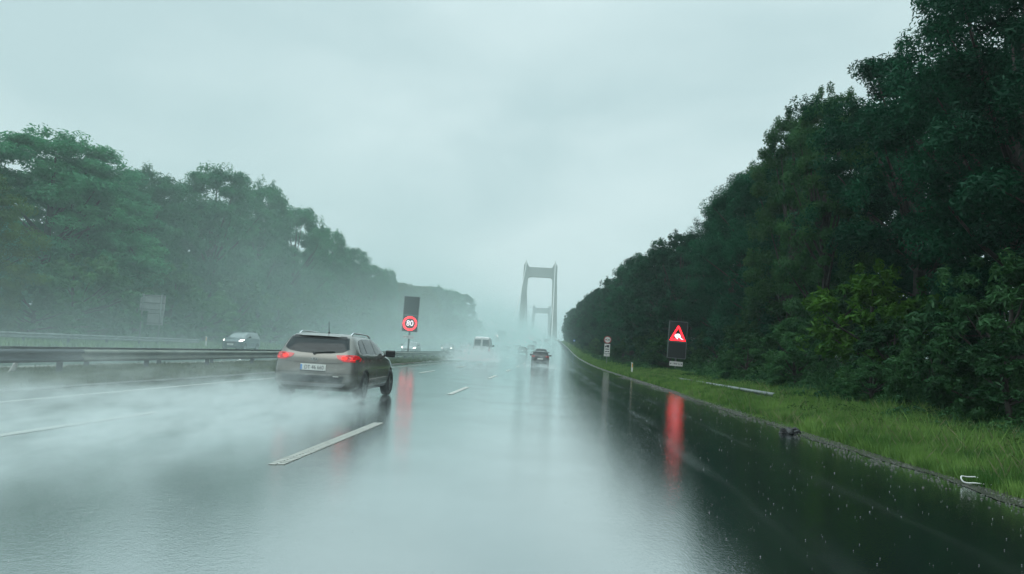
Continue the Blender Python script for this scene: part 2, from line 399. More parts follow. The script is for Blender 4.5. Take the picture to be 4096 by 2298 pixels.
# ------------------------------------------------------------------ suspension bridge
br = tag(empty('suspension_bridge', (0, 0, 0)), 'grey concrete suspension bridge with two portal towers fading into the rain', 'bridge')
def tower(name, cx, y, ztop, half_top, half_bot, zb):
    t = empty(name, (cx, y, 0)); t.parent = br
    for s in (-1, 1):
        mb = MB(); rings = []
        for z, hw, dp, c in ((-46, 3.2, 4.2, half_bot+1.2), (zb, 2.75, 3.6, half_bot), (zb+(ztop-zb)*.5, 2.45, 3.2, (half_top+half_bot)/2-.3), (ztop-13, 2.2, 3.0, half_top), (ztop-2.5, 2.1, 3.0, half_top)):
            rings.append([(s*c-hw, -dp, z), (s*c+hw, -dp, z), (s*c+hw, dp, z), (s*c-hw, dp, z)])
        V = [p for r in rings for p in r]; Fc = []
        for i in range(len(rings)-1):
            for k in range(4): Fc.append((i*4+k, i*4+(k+1) % 4, (i+1)*4+(k+1) % 4, (i+1)*4+k))
        n = len(V); V += [(s*half_top-.9, -1.5, ztop), (s*half_top+.9, -1.5, ztop), (s*half_top+.9, 1.5, ztop), (s*half_top-.9, 1.5, ztop)]
        b0 = (len(rings)-1)*4
        for k in range(4): Fc.append((b0+k, b0+(k+1) % 4, n+(k+1) % 4, n+k))
        Fc.append((n, n+1, n+2, n+3))
        mb.add(V, Fc); lg = mb.build('leg', M['concrete'], t)
        f = MB(); f.slab([(s*half_top-.35, ztop-.2), (s*half_top+.35, ztop-.2), (s*half_top+.12, ztop+3.0), (s*half_top-.12, ztop+3.0)], -.6, .6); f.build('pinnacle', M['concrete'], lg)
    xi = half_top-1.9
    def arc(cx_, cz, r, a0, a1): return [(cx_+r*math.cos(a0+(a1-a0)*i/6), cz+r*math.sin(a0+(a1-a0)*i/6)) for i in range(7)]
    zt, zbm = ztop-4.5, ztop-13.5; rr2 = 2.0
    poly = arc(-xi+rr2, zt+rr2*1.1, rr2, math.pi, 1.5*math.pi)+arc(xi-rr2, zt+rr2*1.1, rr2, 1.5*math.pi, 2*math.pi)
    poly += arc(xi-rr2*1.6, zbm-rr2*1.6, rr2*1.6, 0, math.pi/2)+arc(-xi+rr2*1.6, zbm-rr2*1.6, rr2*1.6, math.pi/2, math.pi)
    c = MB(); c.slab(poly, -2.4, 2.4); c.build('crossbeam', M['concrete'], t)
    return t
def axis(y): return -13.3-(max(0, y-690))*0.0095
TY = (690, 1290)
tower('tower', axis(TY[0]), TY[0], 85.0, 13.6, 15.9, road_z(TY[0]))
tower('tower', axis(TY[1]), TY[1], 83.5, 13.6, 15.9, 14)
def zc(y):
    if y < 690: t = (y-450)/240.0; return 9.0+(84.0-9.0)*t - 7*4*t*(1-t)
    t = (y-690)/600.0; return 84-66*4*t*(1-t)
for s in (-1, 1):
    mb = MB(); yy = list(range(450, 691, 12))
    mb.tube([(axis(y)+s*13.5, y-3.2 if y == 690 else y, zc(y)+(.6 if y > 660 else 0)) for y in yy], 0.32, 6); mb.build('main_cable', M['cable_pale'], br)
    mb = MB(); yy = list(range(690, 1291, 15))
    mb.tube([(axis(y)+s*13.5, y, zc(y)) for y in yy], 0.36, 6); mb.build('main_cable', M['cable'], br)
    for y in range(702, 1285, 12):
        if s < 0 or y < 1000:
            h = MB(); h.tube([(axis(y)+s*13.5, y, road_z(y)), (axis(y)+s*13.5, y, zc(y))], 0.09, 4, False)
            if y < 702+12*40: h.build('hanger', M['cable'], br)
d = MB()
for a, b in zip(range(495, 1480, 20), range(515, 1500, 20)):
    ya, yb = a, b
    xa, xb = axis(a), axis(b)
    P = [(-17.2, -0.06), (19.5, -0.06), (19.9, -0.7), (8, -3.2), (-8, -3.2), (-17.6, -0.7)]
    V = [(xa+p[0], ya, road_z(ya)+p[1]) for p in P]+[(xb+p[0], yb, road_z(yb)+p[1]) for p in P]
    d.add(V, [(i, (i+1) % 6, 6+(i+1) % 6, 6+i) for i in range(6)])
d.build('deck', M['concrete'], br)
rl = MB()
for s in (-16.6, 19.0):
    for h in (.5, 1.1):
        for a in range(495, 1300, 20):
            rl.tube([(axis(a)+s, a, road_z(a)+h), (axis(a+20)+s, a+20, road_z(a+20)+h)], .05, 4, False)
    for a in range(495, 1300, 5): rl.box((axis(a)+s, a, road_z(a)+.55), (.1, .1, 1.1))
rl.build('railing', M['steel'], br)
for y in (520, 590):
    p = MB(); p.box((-13.3, y, road_z(y)-3-22), (20, 3, 44)); p.build('pier', M['concrete'], br)

# ------------------------------------------------------------------ trees
def leaf_cloud(rng, centers, radii, per, leaf, flat=0.75, outward=None):
    """quads: returns (N*4,3)"""
    C = np.repeat(centers, per, axis=0); Rd = np.repeat(radii, per)
    N = len(C)
    dirs = rng.normal(size=(N, 3)); dirs /= np.linalg.norm(dirs, axis=1)[:, None]
    rad = Rd*np.power(rng.uniform(size=N), 0.45)
    P = C+dirs*rad[:, None]*np.array([1, 1, flat])
    nrm = dirs*0.7+rng.normal(size=(N, 3))*0.55+np.array([0, 0, 0.55]); nrm /= np.linalg.norm(nrm, axis=1)[:, None]
    a = np.cross(nrm, rng.normal(size=(N, 3))); a /= np.linalg.norm(a, axis=1)[:, None]
    b = np.cross(nrm, a)
    L = leaf*rng.uniform(0.6, 1.35, N); W = L*rng.uniform(0.45, 0.7, N)
    droop = -nrm*(L*0.25)[:, None]
    q = np.stack([P-a*L[:, None]+droop, P+b*W[:, None]*.5, P+a*L[:, None]+droop, P-b*W[:, None]*.5], axis=1)
    return q.reshape(-1, 3)

def make_tree(seed, H, Rc, leaf, nclump, per, m, low=0.12, shape='round', twigs=40):
    rng = np.random.default_rng(seed)
    ang = rng.uniform(0, 2*math.pi, nclump); t = rng.uniform(0, 1, nclump)**0.9
    zz = low*H+(1-low)*H*t
    if shape == 'round': prof = np.sqrt(np.clip(1-((t-0.42)/0.60)**2, 0.03, 1))
    elif shape == 'tall': prof = 0.75*np.sqrt(np.clip(1-((t-0.45)/0.58)**2, 0.02, 1))
    else: prof = np.where(t > .55, np.sqrt(np.clip(1-((t-.62)/.40)**2, .05, 1)), 0.35+0.9*t)
    lob = 1+0.22*np.sin(ang*3+seed)+0.15*np.sin(ang*5+2*seed+t*5)
    rad = Rc*prof*lob*np.power(rng.uniform(0.12, 1, nclump), 0.42)
    ctr = np.stack([rad*np.cos(ang), rad*np.sin(ang), zz], 1)
    cr = rng.uniform(0.55, 1.15, nclump)*Rc*0.20
    parts = [leaf_cloud(rng, ctr, cr, per, leaf, 0.62)]
    # outer sprigs for an uneven outline
    k = twigs; a2 = rng.uniform(0, 2*math.pi, k); t2 = rng.uniform(0.25, 1.0, k)
    p2 = np.sqrt(np.clip(1-((t2-0.42)/0.60)**2, 0.03, 1)) if shape != 'tall' else 0.75*np.sqrt(np.clip(1-((t2-0.45)/0.58)**2, 0.02, 1))
    r2 = Rc*p2*rng.uniform(0.86, 1.04, k)
    c2 = np.stack([r2*np.cos(a2), r2*np.sin(a2), low*H+(1-low)*H*t2+rng.uniform(0, 0.5, k)], 1)
    parts.append(leaf_cloud(rng, c2, rng.uniform(.25, .55, k)*Rc*.22, max(6, per//4), leaf, 1.5))
    crown = mesh_np('crown', np.concatenate(parts), 4, m)
    mb = MB(); lean = Vector((rng.uniform(-.4, .4), rng.uniform(-.4, .4), 0))
    tr = H*0.016+0.05
    pts = [Vector((0, 0, -0.4)), Vector((0, 0, H*.12))+lean*.2, Vector((0, 0, H*.4))+lean*.7, Vector((0, 0, H*.7))+lean, Vector((0, 0, H*.93))+lean]
    mb.tube(pts, [tr*1.3, tr, tr*.75, tr*.45, tr*.12], 7)
    sel = rng.choice(nclump, size=min(26, nclump), replace=False)
    for i in sel:
        e = Vector(ctr[i]); z0 = max(H*.12, e.z*0.55); s = Vector((0, 0, z0))+lean*(z0/H)
        mid = s.lerp(e, .5)+Vector((0, 0, -0.06*(e-s).length))
        mb.tube([s, mid, e], [tr*.38, tr*.24, tr*.06], 5, False)
    tm = bpy.data.meshes.new('trunk'); tm.from_pydata(mb.V, [], mb.F); tm.materials.append(M['trunk']); tm.update()
    return crown, tm, H, Rc

def place_tree(proto, loc, H, Rc, rz, label, cat='tree', group=None, name='broadleaf_tree'):
    crown, tm, h0, r0_ = proto
    t = empty(name, loc, rz); tag(t, label, cat, group)
    sc = (Rc/r0_, Rc/r0_, H/h0)
    for nm, me in (('crown', crown), ('trunk', tm)):
        o = link(bpy.data.objects.new(nm, me), t); o.scale = sc
    return t

TN = [make_tree(11, 15, 5, 0.092, 190, 620, M['leaf_r'], 0.08, 'round', 90), make_tree(12, 15, 5, 0.085, 200, 620, M['leaf_r'], 0.05, 'round', 90),
      make_tree(13, 15, 5, 0.095, 110, 620, M['leaf_r'], 0.18, 'umbrella', 70)]
M['leaf_p'] = leaf_mat('leaf_palerim', (0.014, 0.070, 0.028), (0.080, 0.200, 0.062), 0.4)
TP = make_tree(19, 15, 4, 0.10, 120, 480, M['leaf_p'], 0.1, 'tall', 120)
TF = [make_tree(21, 15, 5, 0.18, 140, 260, M['leaf_r'], 0.04, 'round', 60), make_tree(22, 15, 5, 0.17, 150, 260, M['leaf_r'], 0.03, 'round', 60)]
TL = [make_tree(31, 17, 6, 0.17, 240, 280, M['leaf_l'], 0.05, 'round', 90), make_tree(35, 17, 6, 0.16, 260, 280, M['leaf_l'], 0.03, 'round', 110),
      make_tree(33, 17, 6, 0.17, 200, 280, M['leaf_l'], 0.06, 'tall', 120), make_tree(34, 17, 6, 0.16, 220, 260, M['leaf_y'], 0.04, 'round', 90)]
def gz(x, y): return ground_h(x, y)

RT = [ # x, y, H, R, proto, label
 (15.0, 10.5, 13, 4.6, TN[0], None), (14.4, 16.5, 13.4, 4.7, TN[1], 'tallest dark tree, its crown cut off by the top right corner of the view'),
 (13.8, 22.5, 12.6, 4.6, TN[2], 'open-crowned dark tree with sky showing between its branches, upper right'),
 (13.8, 28.8, 12.4, 4.4, TN[2], 'dark tree with arching limbs reaching left against the sky, right of the two pale-tipped trees'),
 (12.6, 34.5, 13.2, 2.8, TP, 'pale-tipped upright tree, the taller and nearer of two on the right skyline'),
 (12.9, 41, 14.2, 2.9, TP, 'pale-tipped upright tree, the farther of two on the right skyline'),
 (14.4, 47, 13.6, 4.6, TN[1], 'dark bushy tree bulging toward the road, high above the red triangle display'),
 (15.2, 55, 14.4, 4.7, TN[0], 'dense dark tree directly behind the red triangle display'),
 (15.0, 63, 13.8, 4.5, TN[1], 'dark tree just left of and beyond the red triangle display'),
 (12.4, 72, 12.6, 4.2, TF[0], 'dark tree behind the orange-striped delineator post'),
 (12.4, 82, 13.0, 4.4, TF[1], 'dark tree right behind the round no-overtaking sign'),
 (12.2, 93, 13.6, 4.4, TF[0], 'dark tree beyond the round no-overtaking sign, first to its left'),
]
gR = 'trees of the dark wood right of the road'
for k, (x, y, H, Rc, pr, lb) in enumerate(RT):
    place_tree(pr, (x, y, gz(x, y)-.1), H, Rc, k*1.7, lb or 'dark tree at the right edge of the view overhanging the grass verge', group=gR)
yy = 105.0; k = 0
while yy < 470:
    H = 13.6+1.6*math.sin(k*1.9)+min(2.2, (yy-105)*0.006); Rc = 4.3+min(1.2, (yy-105)*.004)
    place_tree(TF[k % 2], (12.0+.5*math.sin(k*2.3), yy, gz(12, yy)-.1), H, Rc, k*2.1, 'dark tree in the rounded far end of the right-hand wood, left of the no-overtaking sign', group='far trees of the right-hand wood')
    yy += 10.5+yy*.012; k += 1
k = 0
for yy in (14, 22, 31, 40, 50, 61, 73, 86, 100, 118, 140):
    place_tree(TF[k % 2], (20.5+1.2*math.sin(k*3.1), yy, gz(20, yy)-.2), 15.5+1.2*math.sin(k*2.2), 5.4, k*1.3, 'dark tree in the second row of the right-hand wood, hidden behind the front trees', group='back row of the right-hand wood'); k += 1

LT = [
 (-40.5, 56.5, 15.2, 7.4, TL[0], 'big dark rounded tree rising at the left edge, highest of the left wood'),
 (-42, 62, 14.2, 5.2, TL[0], 'dark tree at the foot of the big rounded tree on the left'),
 (-43, 74, 16.3, 6.0, TL[1], 'hazy lower tree in the dip of the left skyline'),
 (-40, 84, 19.4, 6.2, TL[0], 'tall bushy tree left of the dip-side skyline, above the road sign seen from behind'),
 (-39, 95, 20.2, 5.6, TL[2], 'tall ragged-topped tree standing above the oncoming dark car'),
 (-38.5, 107, 19.4, 5.6, TL[0], 'tall tree with spreading side branches, above and left of the grey estate car'),
 (-38, 121, 18.4, 5.2, TL[2], 'ragged tall tree directly above the roof of the grey estate car'),
 (-38, 134, 16.8, 5.2, TL[1], 'rounded tree on the falling left skyline, up and right of the estate car'),
 (-37.5, 148, 15.2, 5.0, TL[0], 'tree at the foot of the falling left skyline'),
 (-37.5, 165, 15.8, 3.4, TL[2], 'thin spindly-topped tree left of the 80 display'),
 (-37.5, 184, 13.8, 5.4, TL[3], 'pale yellow-green tree behind the left edge of the 80 display'),
 (-38, 210, 14.6, 6.0, TL[3], 'pale tree directly behind the 80 display'),
 (-38.5, 240, 16.2, 6.4, TL[1], 'hazy rounded tree just right of the 80 display'),
 (-39.5, 275, 17.0, 7.0, TL[0], 'hazy tree second from the right end of the left wood'),
 (-39, 312, 17.6, 7.2, TL[1], 'last hazy tree of the left wood, overhanging toward the bridge'),
 (-34.3, 40.5, 9.6, 3.4, TL[3], 'pale yellow-green tree at the far left edge'),
]
gL = 'trees of the misty wood left of the motorway'
for k, (x, y, H, Rc, pr, lb) in enumerate(LT):
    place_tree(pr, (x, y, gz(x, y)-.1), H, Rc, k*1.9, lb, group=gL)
k = 0
for yy in (40, 47, 70, 80, 92, 104, 118, 132, 150, 172, 198, 230, 265, 300):
    place_tree(TL[k % 2], (-47+1.5*math.sin(k*2.7), yy, gz(-47, yy)-.2), (15.5 if yy < 75 else 15.5)+1.0*math.sin(k*1.7), 6.0, k*1.1, 'tree in the back row of the left wood, mostly hidden by the front trees', group='back row of the left wood'); k += 1

# shrubs
SH = [make_tree(41, 3, 1.6, 0.085, 70, 170, M['leaf_s'], 0.0, 'round', 50), make_tree(42, 3, 1.6, 0.10, 60, 150, M['leaf_b'], 0.05, 'umbrella', 60),
      make_tree(43, 3, 1.6, 0.12, 60, 150, M['leaf_s'], 0.0, 'round', 60), make_tree(44, 3, 1.6, 0.10, 70, 170, M['leaf_m'], 0.0, 'round', 70)]
RS = [
 (11.0, 26.0, 3.9, 2.3, 1, 'bright yellow-green shrub lit against the dark wood, right of the red triangle display'),
 (10.2, 22.6, 2.3, 1.3, 0, 'small dark shrub at the foot of the bright yellow-green shrub'),
 (9.6, 29.5, 1.7, 1.1, 0, 'leafy low shrub beside the rail end, left of the bright yellow-green shrub'),
 (9.5, 37.0, 2.0, 1.3, 0, 'pale leafy shrub between the red triangle display and the bright shrub'),
 (11.2, 43.5, 3.0, 1.5, 0, 'upright dark shrub behind the rail end, right of the red triangle display'),
 (8.9, 21.0, 1.25, .95, 0, 'low leafy shrub at the back of the grass verge, below the bright shrub'),
 (9.9, 17.0, 3.3, 1.7, 0, 'tall dark shrub with drooping leaves near the right edge'),
 (9.0, 15.0, 1.7, 1.1, 0, 'broad low shrub at the back of the grass, right edge'),
 (10.8, 13.2, 3.6, 1.8, 0, 'large dark shrub cut by the right edge of the view'),
 (9.4, 18.9, 1.9, 1.0, 0, 'scrubby shrub in front of the tall drooping shrub'),
 (10.6, 32.5, 2.6, 1.5, 0, 'dark shrub in the shade left of the bright yellow-green shrub'),
 (12.6, 58, 2.8, 1.7, 2, 'dark shrub behind the pole of the red triangle display'),
]
for k, (x, y, H, Rc, p, lb) in enumerate(RS):
    place_tree(SH[p], (x, y, gz(x, y)-.05), H, Rc, k*2.2, lb, 'shrub', 'shrubs along the right verge', 'shrub')
for k in range(16):
    y = 64+k*11+k*k*.5; x = 10.0+.4*math.sin(k*2)
    place_tree(SH[2], (x, y, gz(x, y)-.05), 2.6+.8*math.sin(k*1.3), 2.0, k*1.2, 'dark shrub in the hedge foot behind the no-overtaking sign', 'shrub', 'far shrubs along the right wood', 'shrub')
LS = [(-33.6, 46, 4.2, 3.0), (-34.0, 52, 5.4, 3.4), (-33.6, 58, 4.0, 2.8), (-34.5, 64, 6.2, 3.6), (-33.8, 71, 4.6, 3.0), (-34.6, 79, 6.5, 3.6), (-34, 88, 5.2, 3.2), (-34.5, 98, 6.4, 3.8),
      (-34, 110, 5.6, 3.6), (-34, 124, 6.0, 4.0), (-34, 140, 6, 4.2), (-34, 158, 6, 4.4), (-34, 180, 6.5, 5), (-34, 206, 7, 5.5), (-33.5, 236, 7, 6), (-33, 270, 7, 6), (-33, 300, 7.5, 6)]
for k, (x, y, H, Rc) in enumerate(LS):
    lb = {0: 'pale bush by the far left guardrail', 1: 'bush left of the road sign seen from behind', 3: 'tall pale bush right beside the road sign seen from behind'}.get(k)
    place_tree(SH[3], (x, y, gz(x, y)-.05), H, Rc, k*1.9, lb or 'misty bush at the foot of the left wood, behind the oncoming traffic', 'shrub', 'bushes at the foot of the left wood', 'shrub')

# undergrowth and grass (nobody could count them)
def band_cloud(seed, x0, x1, ylist, leaf, h, hz=None):
    rng = np.random.default_rng(seed); out = []
    for (ya, yb, n, lf) in ylist:
        x = rng.uniform(x0, x1, n); y = rng.uniform(ya, yb, n)
        gzv = np.array([ground_h(a, b) for a, b in zip(x, y)])
        hh = h*(0.35+0.65*np.abs(np.sin(x*2.1+y*0.9)*np.cos(y*1.7-x)))*np.clip(((x-x0)/(x1-x0))**1.5*1.9+.12, .12, 1)*np.where((y > 46) & (y < 64) & (x < 11), .25, 1)
        c = np.stack([x, y, gzv+hh*rng.uniform(0, 1, n)], 1)
        out.append(leaf_cloud(rng, c, np.full(n, lf*1.2), 1, lf, .8))
    return np.concatenate(out)
me = mesh_np('undergrowth', band_cloud(51, 7.5, 12.0, [(9, 22, 60000, .05), (22, 45, 45000, .075), (45, 110, 30000, .15), (110, 460, 24000, .4)], .1, 1.35), 4, M['leaf_s'])
tag(link(bpy.data.objects.new('undergrowth', me)), kind='stuff')

def blades(seed, specs, zfun, lean=0.5):
    rng = np.random.default_rng(seed); out = []
    for (x0, x1, ya, yb, n, h, w_) in specs:
        x = rng.uniform(x0, x1, n); y = rng.uniform(ya, yb, n)
        clump = 0.5+0.32*np.sin(x*3.7+1.3*np.sin(y*1.9))*np.sin(y*2.9+2*np.sin(x*1.1))+0.28*np.sin(x*1.3+y*.53+1.5*np.sin(y*.31))+rng.normal(0, .12, n); clump = np.clip(clump, .12, 1.15)
        gzv = zfun(x, y); hh = h*rng.uniform(.45, 1.2, n)*(0.55+0.6*clump)
        a = rng.uniform(0, 2*math.pi, n); bx, by = np.cos(a)*w_/2, np.sin(a)*w_/2
        l = rng.uniform(0.1, lean, n)*hh; la = rng.uniform(0, 2*math.pi, n)
        b0 = np.stack([x-bx, y-by, gzv-.02], 1); b1 = np.stack([x+bx, y+by, gzv-.02], 1)
        tp = np.stack([x+np.cos(la)*l, y+np.sin(la)*l, gzv+hh*.9], 1)
        md = (b1+tp)/2+np.stack([-np.cos(la)*l*.035, -np.sin(la)*l*.035, hh*.03], 1)
        out.append(np.stack([b0, b1, md, tp], 1).reshape(-1, 3))
    return np.concatenate(out)
zg = np.vectorize(ground_h)
me = mesh_np('grass_verge', blades(61, [(5.25, 9.3, 5, 16, 130000, .25, .014), (5.9, 9.3, 5, 30, 9000, .46, .013), (5.0, 6.0, 5, 30, 12000, .13, .014), (5.5, 9.3, 16, 30, 80000, .30, .026), (5.4, 9.4, 30, 60, 60000, .34, .05), (5.4, 9.6, 60, 130, 22000, .36, .11), (5.3, 10, 130, 400, 16000, .5, .3)], zg), 4, M['grass'])
tag(link(bpy.data.objects.new('grass_verge', me)), kind='stuff')
rgw = np.random.default_rng(65); cw = []
for k in range(420):
    y_ = 6+60*rgw.uniform()**1.5; x_ = 9.0-3.3*rgw.uniform()**1.7+.2*rgw.normal(); n_ = 26
    hh = rgw.uniform(.08, .34)*(1 if x_ > 6.4 else .5); sp_ = rgw.uniform(.06, .22)
    c_ = np.stack([x_+rgw.normal(0, sp_, n_), y_+rgw.normal(0, sp_*1.4, n_), ground_h(x_, y_)+hh*rgw.uniform(.2, 1, n_)], 1)
    cw.append(leaf_cloud(rgw, c_, np.full(n_, .03), 3, .028*(1+y_*.012), .6))
tag(link(bpy.data.objects.new('verge_weeds', mesh_np('verge_weeds', np.concatenate(cw), 4, M['leaf_y']))), kind='stuff')
me = mesh_np('dry_grass', blades(66, [(5.4, 9.2, 5, 20, 3000, .36, .008), (5.4, 9.2, 20, 60, 2500, .42, .02)], zg, .9), 4, mat('dry_stalks', (.20, .20, .10), .8, noise=.3, nscale=2))
tag(link(bpy.data.objects.new('dry_grass', me)), kind='stuff')
me = mesh_np('median_grass', blades(62, [(-13.7, -10.45, 8, 24, 70000, .17, .025), (-13.8, -10.4, 24, 60, 45000, .20, .055), (-14, -10.4, 60, 300, 15000, .24, .2)], zg), 4, M['grass_l'])
tag(link(bpy.data.objects.new('median_grass', me)), kind='stuff')
me = mesh_np('far_grass', blades(63, [(-34, -29.4, 15, 80, 26000, .4, .10), (-34, -29.4, 80, 330, 15000, .5, .4)], zg), 4, M['grass'])
tag(link(bpy.data.objects.new('far_grass', me)), kind='stuff')

rg_ = np.random.default_rng(91); N_ = 5000
gy_ = 5+45*rg_.uniform(0, 1, N_)**1.6; gx_ = 5.05+rg_.normal(0, .22, N_)+.12*np.sin(gy_*.9); gs_ = rg_.uniform(.004, .016, N_)*(1+gy_*.02)
gp_ = np.stack([gx_, gy_, np.full(N_, .004)], 1); ga_ = rg_.uniform(0, math.pi, N_)
e1_ = np.stack([np.cos(ga_), np.sin(ga_), 0*ga_], 1)*gs_[:, None]; e2_ = np.stack([-np.sin(ga_), np.cos(ga_), 0*ga_], 1)*gs_[:, None]; e3_ = np.stack([0*ga_, 0*ga_, gs_*.8], 1)
me = mesh_np('grit', np.concatenate([np.stack(t_, 1).reshape(-1, 3) for t_ in ((gp_+e1_, gp_+e2_, gp_+e3_), (gp_+e2_, gp_-e1_, gp_+e3_), (gp_-e1_, gp_-e2_, gp_+e3_), (gp_-e2_, gp_+e1_, gp_+e3_))]), 3, mat('grit_stone', (.03, .03, .026), .5, nscale=3, base2=(.12, .12, .10)))
tag(link(bpy.data.objects.new('grit', me)), kind='stuff')

# ------------------------------------------------------------------ signs
def disc_poly(cx, cz, r, n=40): return [(cx+r*math.cos(2*math.pi*k/n), cz+r*math.sin(2*math.pi*k/n)) for k in range(n)]
def ring(cx, cz, ro, ri, y0, y1, n=48):
    V = []; F = []
    for k in range(n):
        c, s = math.cos(2*math.pi*k/n), math.sin(2*math.pi*k/n)
        V += [(cx+ro*c, y0, cz+ro*s), (cx+ri*c, y0, cz+ri*s), (cx+ro*c, y1, cz+ro*s), (cx+ri*c, y1, cz+ri*s)]
    for k in range(n):
        a, b = 4*k, 4*((k+1) % n)
        F += [(a, a+1, b+1, b), (a+2, b+2, b+3, a+3), (a, b, b+2, a+2), (a+1, a+3, b+3, b+1)]
    return V, F
def frame_mb(cx, cz, w_, h_, t=.05, d_=.16):
    mb = MB()
    for s in (-1, 1):
        mb.box((cx+s*(w_/2+t/2), .07, cz), (t, d_, h_+2*t)); mb.box((cx, .07, cz+s*(h_/2+t/2)), (w_, d_, t))
    return mb
def arrow_plate(parent, z, w_, h_):
    p = MB().box((0, -.10, z), (w_, .02, h_)).build('distance_plate', M['white'], parent, bevel=.004)
    text_obj('lettering', '1900 m', h_*.56, (0, -.113, z-.0), M['ink'], p, .95)
    for s in (-1, 1):
        x = s*w_*.40; a = h_*.17
        MB().slab([(x+s*a, z), (x-s*a*.6, z+a), (x-s*a*.6, z-a)][::s], -.118, -.111).build('arrow', M['ink'], p)
def display(name, loc, lean, label, hu, hl, w_, zsplit, pole_w, platez, plate_w, plate_h):
    t = empty(name, loc); t.rotation_euler = (0, R(lean), 0); tag(t, label, 'road display', 'electronic roadside displays')
    zu, zl = zsplit+.05+hu/2, zsplit-.05-hl/2
    for z, h in ((zu, hu), (zl, hl)):
        p = MB().box((0, .06, z), (w_, .14, h)).build('display_panel', M['panel'], t)
        frame_mb(0, z, w_, h).build('frame', M['frame'], p)
        g = MB()
        for k in range(14): g.box((0, -.012, z-h/2+h*(k+.5)/14), (w_*.96, .004, h/14*.22))
        g.build('louvre', M['black'], p)
    mb = MB(); mb.tube([(0, .20, -.5), (0, .20, zsplit+hu*.9)], pole_w/2, 10); mb.build('pole', M['steel'], t, True)
    MB().box((0, .16, zl), (w_*.8, .06, .08)).build('bracket', M['steel'], t)
    arrow_plate(t, platez, plate_w, plate_h); return t, zu, zl
t, zu, zl = display('speed_display', (-13.0, 67, 0.05), 1.2, 'median roadside display glowing with a red ring and the white number 80', 1.63, 1.40, 1.32, 3.98, .17, 2.0, 1.0, .30)
V, F = ring(0, zl, .64, .50, -.045, -.015); o = MB().add(V, F).build('speed_ring', M['redled'], t)
text_obj('speed_digits', '80', .72, (0, -.03, zl-.0), M['whiteled'], t, .92, extrude=.012)
t, zu, zl = display('warning_display', (10.0, 60, 0.05), 2.0, 'roadside display in the right verge glowing with a red slippery-road triangle', 1.52, 1.26, 1.38, 2.78, .13, 1.0, 1.05, .36)
zb = zu-.74
o = MB()
def tri(w_, z0, h): return [(-w_/2, z0), (w_/2, z0), (w_*.035, z0+h), (-w_*.035, z0+h)]
a, b = tri(1.27, zb, 1.18), tri(.86, zb+.17, .80)
V = [(p[0], -.02, p[1]) for p in a]+[(p[0], -.02, p[1]) for p in b]+[(p[0], -.045, p[1]) for p in a]+[(p[0], -.045, p[1]) for p in b]
F = []
for k in range(4):
    j = (k+1) % 4; F += [(k, j, 4+j, 4+k), (8+k, 12+k, 12+j, 8+j), (k, 8+k, 8+j, j), (4+k, 4+j, 12+j, 12+k)]
o.add(V, F).build('warning_triangle', M['redled'], t)
s = MB(); z = zb+.20
s.slab([(-.20, z+.30), (.02, z+.36), (.17, z+.29), (.19, z+.20), (-.20, z+.24)], -.05, -.03)
s.slab([(-.27, z+.24), (.22, z+.20), (.24, z+.09), (.14, z+.05), (-.24, z+.10)], -.052, -.028)
s.slab([(-.24, z+.10), (-.12, z+.09), (.04, z-.05), (-.06, z-.09), (-.10, z-.02)], -.050, -.03)
s.slab([(.10, z+.07), (.22, z+.08), (.34, z-.02), (.46, z-.08), (.30, z-.09), (.18, z+.00)], -.049, -.03)
s.build('skidding_car_symbol', M['whiteled'], t)

# no overtaking for lorries
t = tag(empty('no_overtaking_sign', (6.95, 92, .46)), 'round red-rimmed no-overtaking sign with two white plates below it on a grey post', 'road sign')
MB().tube([(0, .06, -.6), (0, .06, 3.2)], .045, 8).build('pole', M['steel'], t, True)
zc_ = 2.92
p = MB().slab(disc_poly(0, zc_, .465), -.02, .0).build('sign_face', M['white'], t)
V, F = ring(0, zc_, .47, .365, -.03, -.021); MB().add(V, F).build('rim', M['red'], p)
def car2d(cx, z, k): return [(cx-.15*k, z), (cx+.15*k, z), (cx+.15*k, z+.06*k), (cx+.09*k, z+.07*k), (cx+.05*k, z+.12*k), (cx-.05*k, z+.12*k), (cx-.09*k, z+.07*k), (cx-.15*k, z+.06*k)]
MB().slab(car2d(-.17, zc_-.07, 1), -.026, -.0205).build('car_symbol', M['red'], p)
MB().slab(car2d(.17, zc_-.07, 1), -.026, -.0205).build('car_symbol', M['ink'], p)
q = MB().box((0, 0, 1.83), (.70, .02, 1.16)).build('symbol_plate', M['white'], t)
s = MB(); s.slab([(-.10, 2.02), (.22, 2.02), (.22, 2.26), (-.10, 2.26)], -.02, -.011); s.slab([(-.26, 2.02), (-.13, 2.02), (-.13, 2.19), (-.20, 2.19), (-.26, 2.10)], -.02, -.011)
for xx in (-.2, .05, .15): s.slab(disc_poly(xx, 2.0, .05, 14), -.021, -.0115)
s.build('lorry_symbol', M['ink'], q)
s = MB(); s.slab([(-.27, 1.72), (.24, 1.70), (.24, 1.79), (-.16, 1.82), (-.27, 1.78)], -.02, -.011); s.build('coach_symbol', M['ink'], q)
s = MB(); s.slab(car2d(-.13, 1.42, .95), -.02, -.011); s.slab([(.04, 1.42), (.26, 1.42), (.24, 1.54), (.08, 1.54)], -.02, -.011); s.build('caravan_symbol', M['ink'], q)
q = MB().box((-.02, 0, 1.04), (.70, .02, .32)).build('distance_plate', M['white'], t)
text_obj('lettering', '1900 m', .17, (-.02, -.013, 1.04), M['ink'], q)

